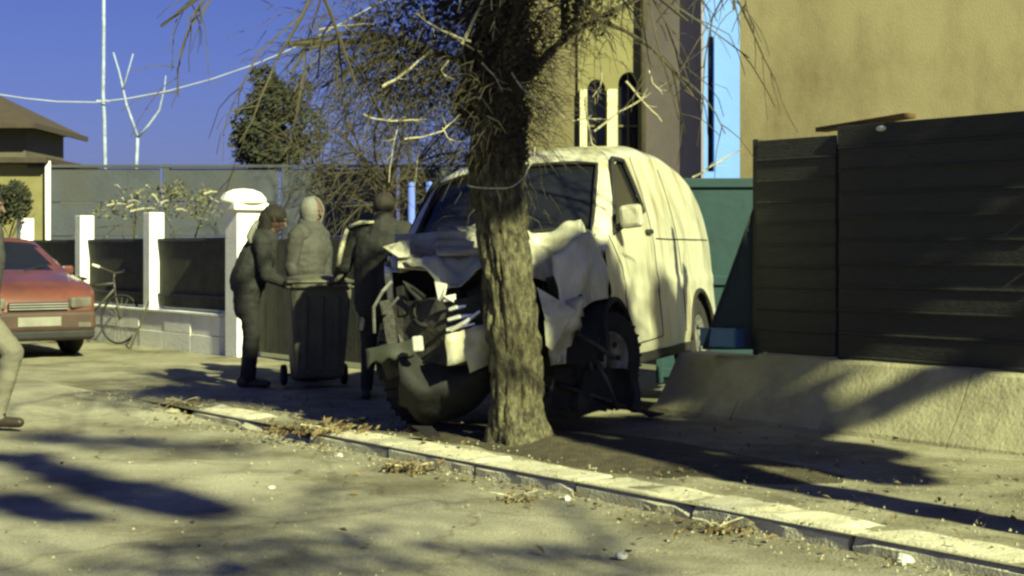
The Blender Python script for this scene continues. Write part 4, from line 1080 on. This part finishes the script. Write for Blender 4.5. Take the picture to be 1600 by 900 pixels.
# person three: beside the van, back to us, left forearm reaching out, reflective bands
p3 = [((0,-.09,.95),(0,.09,.95),.145,.145,'trousers'), ((0,-.06,.84),(.03,-.06,1.28),.185,.195,'jacket'), ((0,.06,.84),(.03,.06,1.28),.185,.195,'jacket'), ((.03,0,1.28),(.06,0,1.45),.21,.16,'jacket'), ((.05,-.18,1.45),(.05,.18,1.45),.105,.105,'jacket'), ((.04,0,1.5),(.04,0,1.55),.105,.095,'jacket')]
for sg in (-1,1):
    p3 += [((0,sg*.10,.92),(.02,sg*.12,.50),.105,.075,'trousers'), ((.02,sg*.12,.50),(-.03,sg*.13,.10),.072,.052,'trousers')] + foot((-.03,sg*.13,0),(1,sg*.15,0))
p3 += [((.05,.27,1.44),(.03,.35,1.15),.082,.070,'jacket'), ((.03,.35,1.15),(.14,.43,1.04),.066,.052,'jacket')] + hand_parts((.16,.435,1.03),(.7,.6,-.1),(0,0,-1),-1)
p3 += [((.05,-.27,1.44),(.06,-.36,1.18),.082,.070,'jacket'), ((.06,-.36,1.18),(.26,-.26,1.12),.066,.052,'jacket')] + hand_parts((.28,-.23,1.115),(.95,.2,-.1),(0,0,-1),1)
p3 += [((.06,0,1.50),(.08,0,1.58),.062,.06,'skin')] + head_parts((.11,0,1.67),(.9,.35,-.25))
q0 = P(597,390,13.35); q0.z = 0
d3 = mk_person('person in a dark jacket with a pale sleeve beside the van front', q0, R(82), p3, md, seed=9)
mb = MB(); mb.ell((.085,0,1.70), (.115,.10,.10), (0,.15,0)); mb.build('hair', m_hair, d3, smooth=True)
mb = MB(); mb.tube([(-.04,.30,1.48),(-.06,.335,1.36),(-.06,.36,1.25),(-.045,.38,1.15)], [.016,.024,.024,.018], 8); mb.build('sleeve_band', m_refl, d3, smooth=True)
mb = MB(); mb.tube([(.0,.335,1.12),(.05,.40,1.05),(.10,.44,1.03)], [.018,.022,.018], 8); mb.build('cuff_band', m_refl, d3, smooth=True)
MB().tube([(-.055,.06,1.54),(-.075,.17,1.535),(-.06,.28,1.50)], [.012,.018,.014], 8).build('shoulder_band', m_refl, d3, smooth=True)
MB().tube([(-.07,.14,.78),(-.085,.16,.60)], [.02,.022], 8).build('pocket_band', m_refl, d3, smooth=True)
# person four: stepping into the picture at the left edge, pale trousers
mp4 = {'skin': m_skin, 'jacket': m_gcloth, 'trousers': m_pcloth, 'shoe': m_shoe}
p4 = [((0,-.09,.95),(0,.09,.95),.14,.14,'trousers'), ((0,0,1.02),(.03,0,1.28),.17,.18,'jacket'), ((.03,0,1.28),(.06,0,1.44),.18,.14,'jacket'), ((.05,-.17,1.44),(.05,.17,1.44),.085,.085,'jacket')]
p4 += [((.02,-.10,.90),(.32,-.10,.56),.105,.082,'trousers'), ((.32,-.10,.56),(.20,-.10,.10),.080,.060,'trousers')] + foot((.20,-.10,0),(1,-.05,0))
p4 += [((.0,.10,.90),(-.08,.10,.50),.10,.075,'trousers'), ((-.08,.10,.50),(-.32,.10,.14),.07,.052,'trousers')] + foot((-.32,.10,0),(1,0,0))
for sg in (-1,1):
    p4 += [((.04,sg*.23,1.43),(-sg*.06,sg*.27,1.15),.065,.055,'jacket'), ((-sg*.06,sg*.27,1.15),(.06-sg*.05,sg*.25,.92),.052,.042,'jacket')] + hand_parts((.07-sg*.05,sg*.25,.90),(.15,0,-1),(0,-sg,0),sg)
p4 += [((.06,0,1.50),(.08,0,1.57),.06,.058,'skin')] + head_parts((.10,0,1.66),(.97,.1,-.15))
q0 = P(-36,390,11.6); q0.z = -.03
d4 = mk_person('person in pale trousers half cut off by the left edge', q0, R(-4), p4, mp4, seed=13)
mb = MB(); mb.ell((.08,0,1.70), (.115,.10,.10), (0,.1,0)); mb.build('hair', m_hair, d4, smooth=True)

# ================================================================== GROUND DETAIL
rd = random.Random(77)
def rock(rad, seed):
    mb = MB(); mb.ell((0,0,0), (rad, rad*.8, rad*.55), None, 9, 6)
    mb.v = [tuple(Vector(v)*(1+.45*noise.noise(Vector(v)/rad*1.3+Vector((seed,0,0))))) for v in mb.v]; return mb
def zg(p):
    q = p-O; s, t = q.dot(U), q.dot(N); return road_z(s, t) if t < 0 else .005
def put_rock(x, y, rad, mat, label, nm='stone'):
    p = G(x, y, -.05); p.z = zg(p)+rad*.3
    tag(rock(rad, rd.random()*50).build(nm, mat, loc=p, rot=(0,0,rd.random()*6)), label, nm, 'loose stones on the road')
put_rock(970,862,.035,m_pstone,'small white pebble on the road below the tree')
put_rock(1412,872,.05,m_pstone,'pale broken stone lying against the kerb near the right')
put_rock(530,708,.03,m_pstone,'white pebble by the broken part of the kerb')
put_rock(425,757,.02,m_pstone,'tiny pale pebble on the road left of the broken kerb')
put_rock(268,648,.06,m_stone,'brown stone lump at the far end of the kerb')
put_rock(885,775,.03,m_pstone,'pale pebble on the road just below the kerb')
put_rock(1352,677,.05,m_stone,'dark stone at the foot of the concrete plinth')
def clump(name, label, x, y, n, spread, kind_mat, size, cat):
    t = thing(name, label, cat, G(x, y, -.06))
    p0 = G(x, y, -.06); t.location.z = zg(p0)
    mb = MB()
    for k in range(n):
        c = Vector((rd.gauss(0,spread[0]), rd.gauss(0,spread[1]), abs(rd.gauss(0,spread[2])))); sz = rd.uniform(*size)
        a = Vector((rd.gauss(0,1), rd.gauss(0,1), rd.gauss(0,1)+.6)).normalized(); b = a.orthogonal().normalized(); cc = a.cross(b)
        mb.add([c-b*sz, c+cc*sz*.45+a*sz*.25, c+b*sz, c-cc*sz*.45+a*sz*.2], [(0,1,2,3)])
    tag(mb.build('leaves', kind_mat, t), kind='stuff')
    tw = MB()
    for k in range(5):
        a_ = rd.random()*6; tw.tube([(rd.gauss(0,spread[0]*.5),0,.01), (math.cos(a_)*.08,math.sin(a_)*.05,.05), (math.cos(a_)*.15,math.sin(a_)*.1,.06)], .004, 4)
    tw.build('twigs', m_twig, t); return t
clump('leaf_pile', 'brown dead leaves heaped in the broken gap of the kerb', 500, 690, 260, (.22,.10,.035), m_litter, (.015,.04), 'leaf pile')
clump('leaf_pile', 'small heap of leaves and twigs on the road below the kerb', 640, 735, 120, (.08,.07,.035), m_litter, (.015,.04), 'leaf pile')
clump('leaf_pile', 'little dark clump of leaves on the road below the tree', 808, 782, 50, (.05,.03,.02), m_litter, (.015,.03), 'leaf pile')
clump('leaf_pile', 'scattered leaves at the far end of the kerb', 285, 645, 60, (.08,.06,.02), m_litter, (.015,.03), 'leaf pile')
clump('leaf_pile', 'leaf clump by the kerb joint right of the tree', 1128, 826, 60, (.08,.05,.02), m_litter, (.015,.03), 'leaf pile')
# leaf litter and grit (uncountable)
lt = MB()
for k in range(1300):
    s = rd.uniform(-4.2,5.5)
    t = rd.choice((rd.gauss(-.12,.10), rd.gauss(.9,.45), rd.uniform(-3,3))) ; t = min(t, 2.8)
    p = ST(s, t); p.z = zg(p)+ (.05 if 0 <= t < .3 else .02 if t < 0 else .03); sz = rd.choice((rd.uniform(.006,.014), rd.uniform(.008,.034)))
    a = Vector((rd.gauss(0,.4), rd.gauss(0,.4), 1)).normalized(); b = (a.orthogonal()); b.rotate(Matrix.Rotation(rd.random()*6, 3, a)); b.normalize(); cc = a.cross(b)
    lt.add([p-b*sz, p+cc*sz*.5+a*sz*.2, p+b*sz, p-cc*sz*.5+a*sz*.25], [(0,1,2,3)])
tag(lt.build('leaf_litter', m_litter), 'dead leaves scattered along the kerb and verge', 'leaves', kind='stuff')
gr = MB()
for k in range(1800):
    s = rd.uniform(-6,5.5); t = rd.choice((rd.gauss(-.1,.15), rd.uniform(-4,2.7), rd.uniform(.3,1.6))); t = min(t, 2.7)
    p = ST(s, t); p.z = zg(p)+.012; rr = rd.uniform(.004,.012)
    gr.add([p+Vector((rr,0,0)), p+Vector((-rr*.5,rr*.9,0)), p+Vector((-rr*.6,-rr*.8,0)), p+Vector((rd.uniform(-.3,.3)*rr,0,rr*1.1))], [(0,1,3),(1,2,3),(2,0,3)])
tag(gr.build('grit', m_stone), 'fine grit scattered over the road and pavement', 'grit', kind='stuff')
# broken plastic and glass from the crash
for i_, (x, y, lab) in enumerate(((700,668,'jagged black plastic shard under the van front'), (745,690,'small black shard at the foot of the tree'), (560,672,'broken dark trim piece on the pavement left of the van'), (1010,655,'dark shard lying under the near wheel'), (665,690,'curved black shard near the kerb'))):
    c = G(x, y, 0); mb = MB(); k = 5
    pts = [c+Vector((math.cos(a)*rd.uniform(.06,.15), math.sin(a)*rd.uniform(.05,.12), .03+rd.uniform(0,.07))) for a in [2*math.pi*q/k for q in range(k)]]
    mb.add([p for p in pts]+[c+Vector((0,0,.07))], [(q, (q+1) % k, k) for q in range(k)])
    tag(mb.build('shard', m_plast, solid=.008), lab, 'debris', 'broken van parts on the ground')
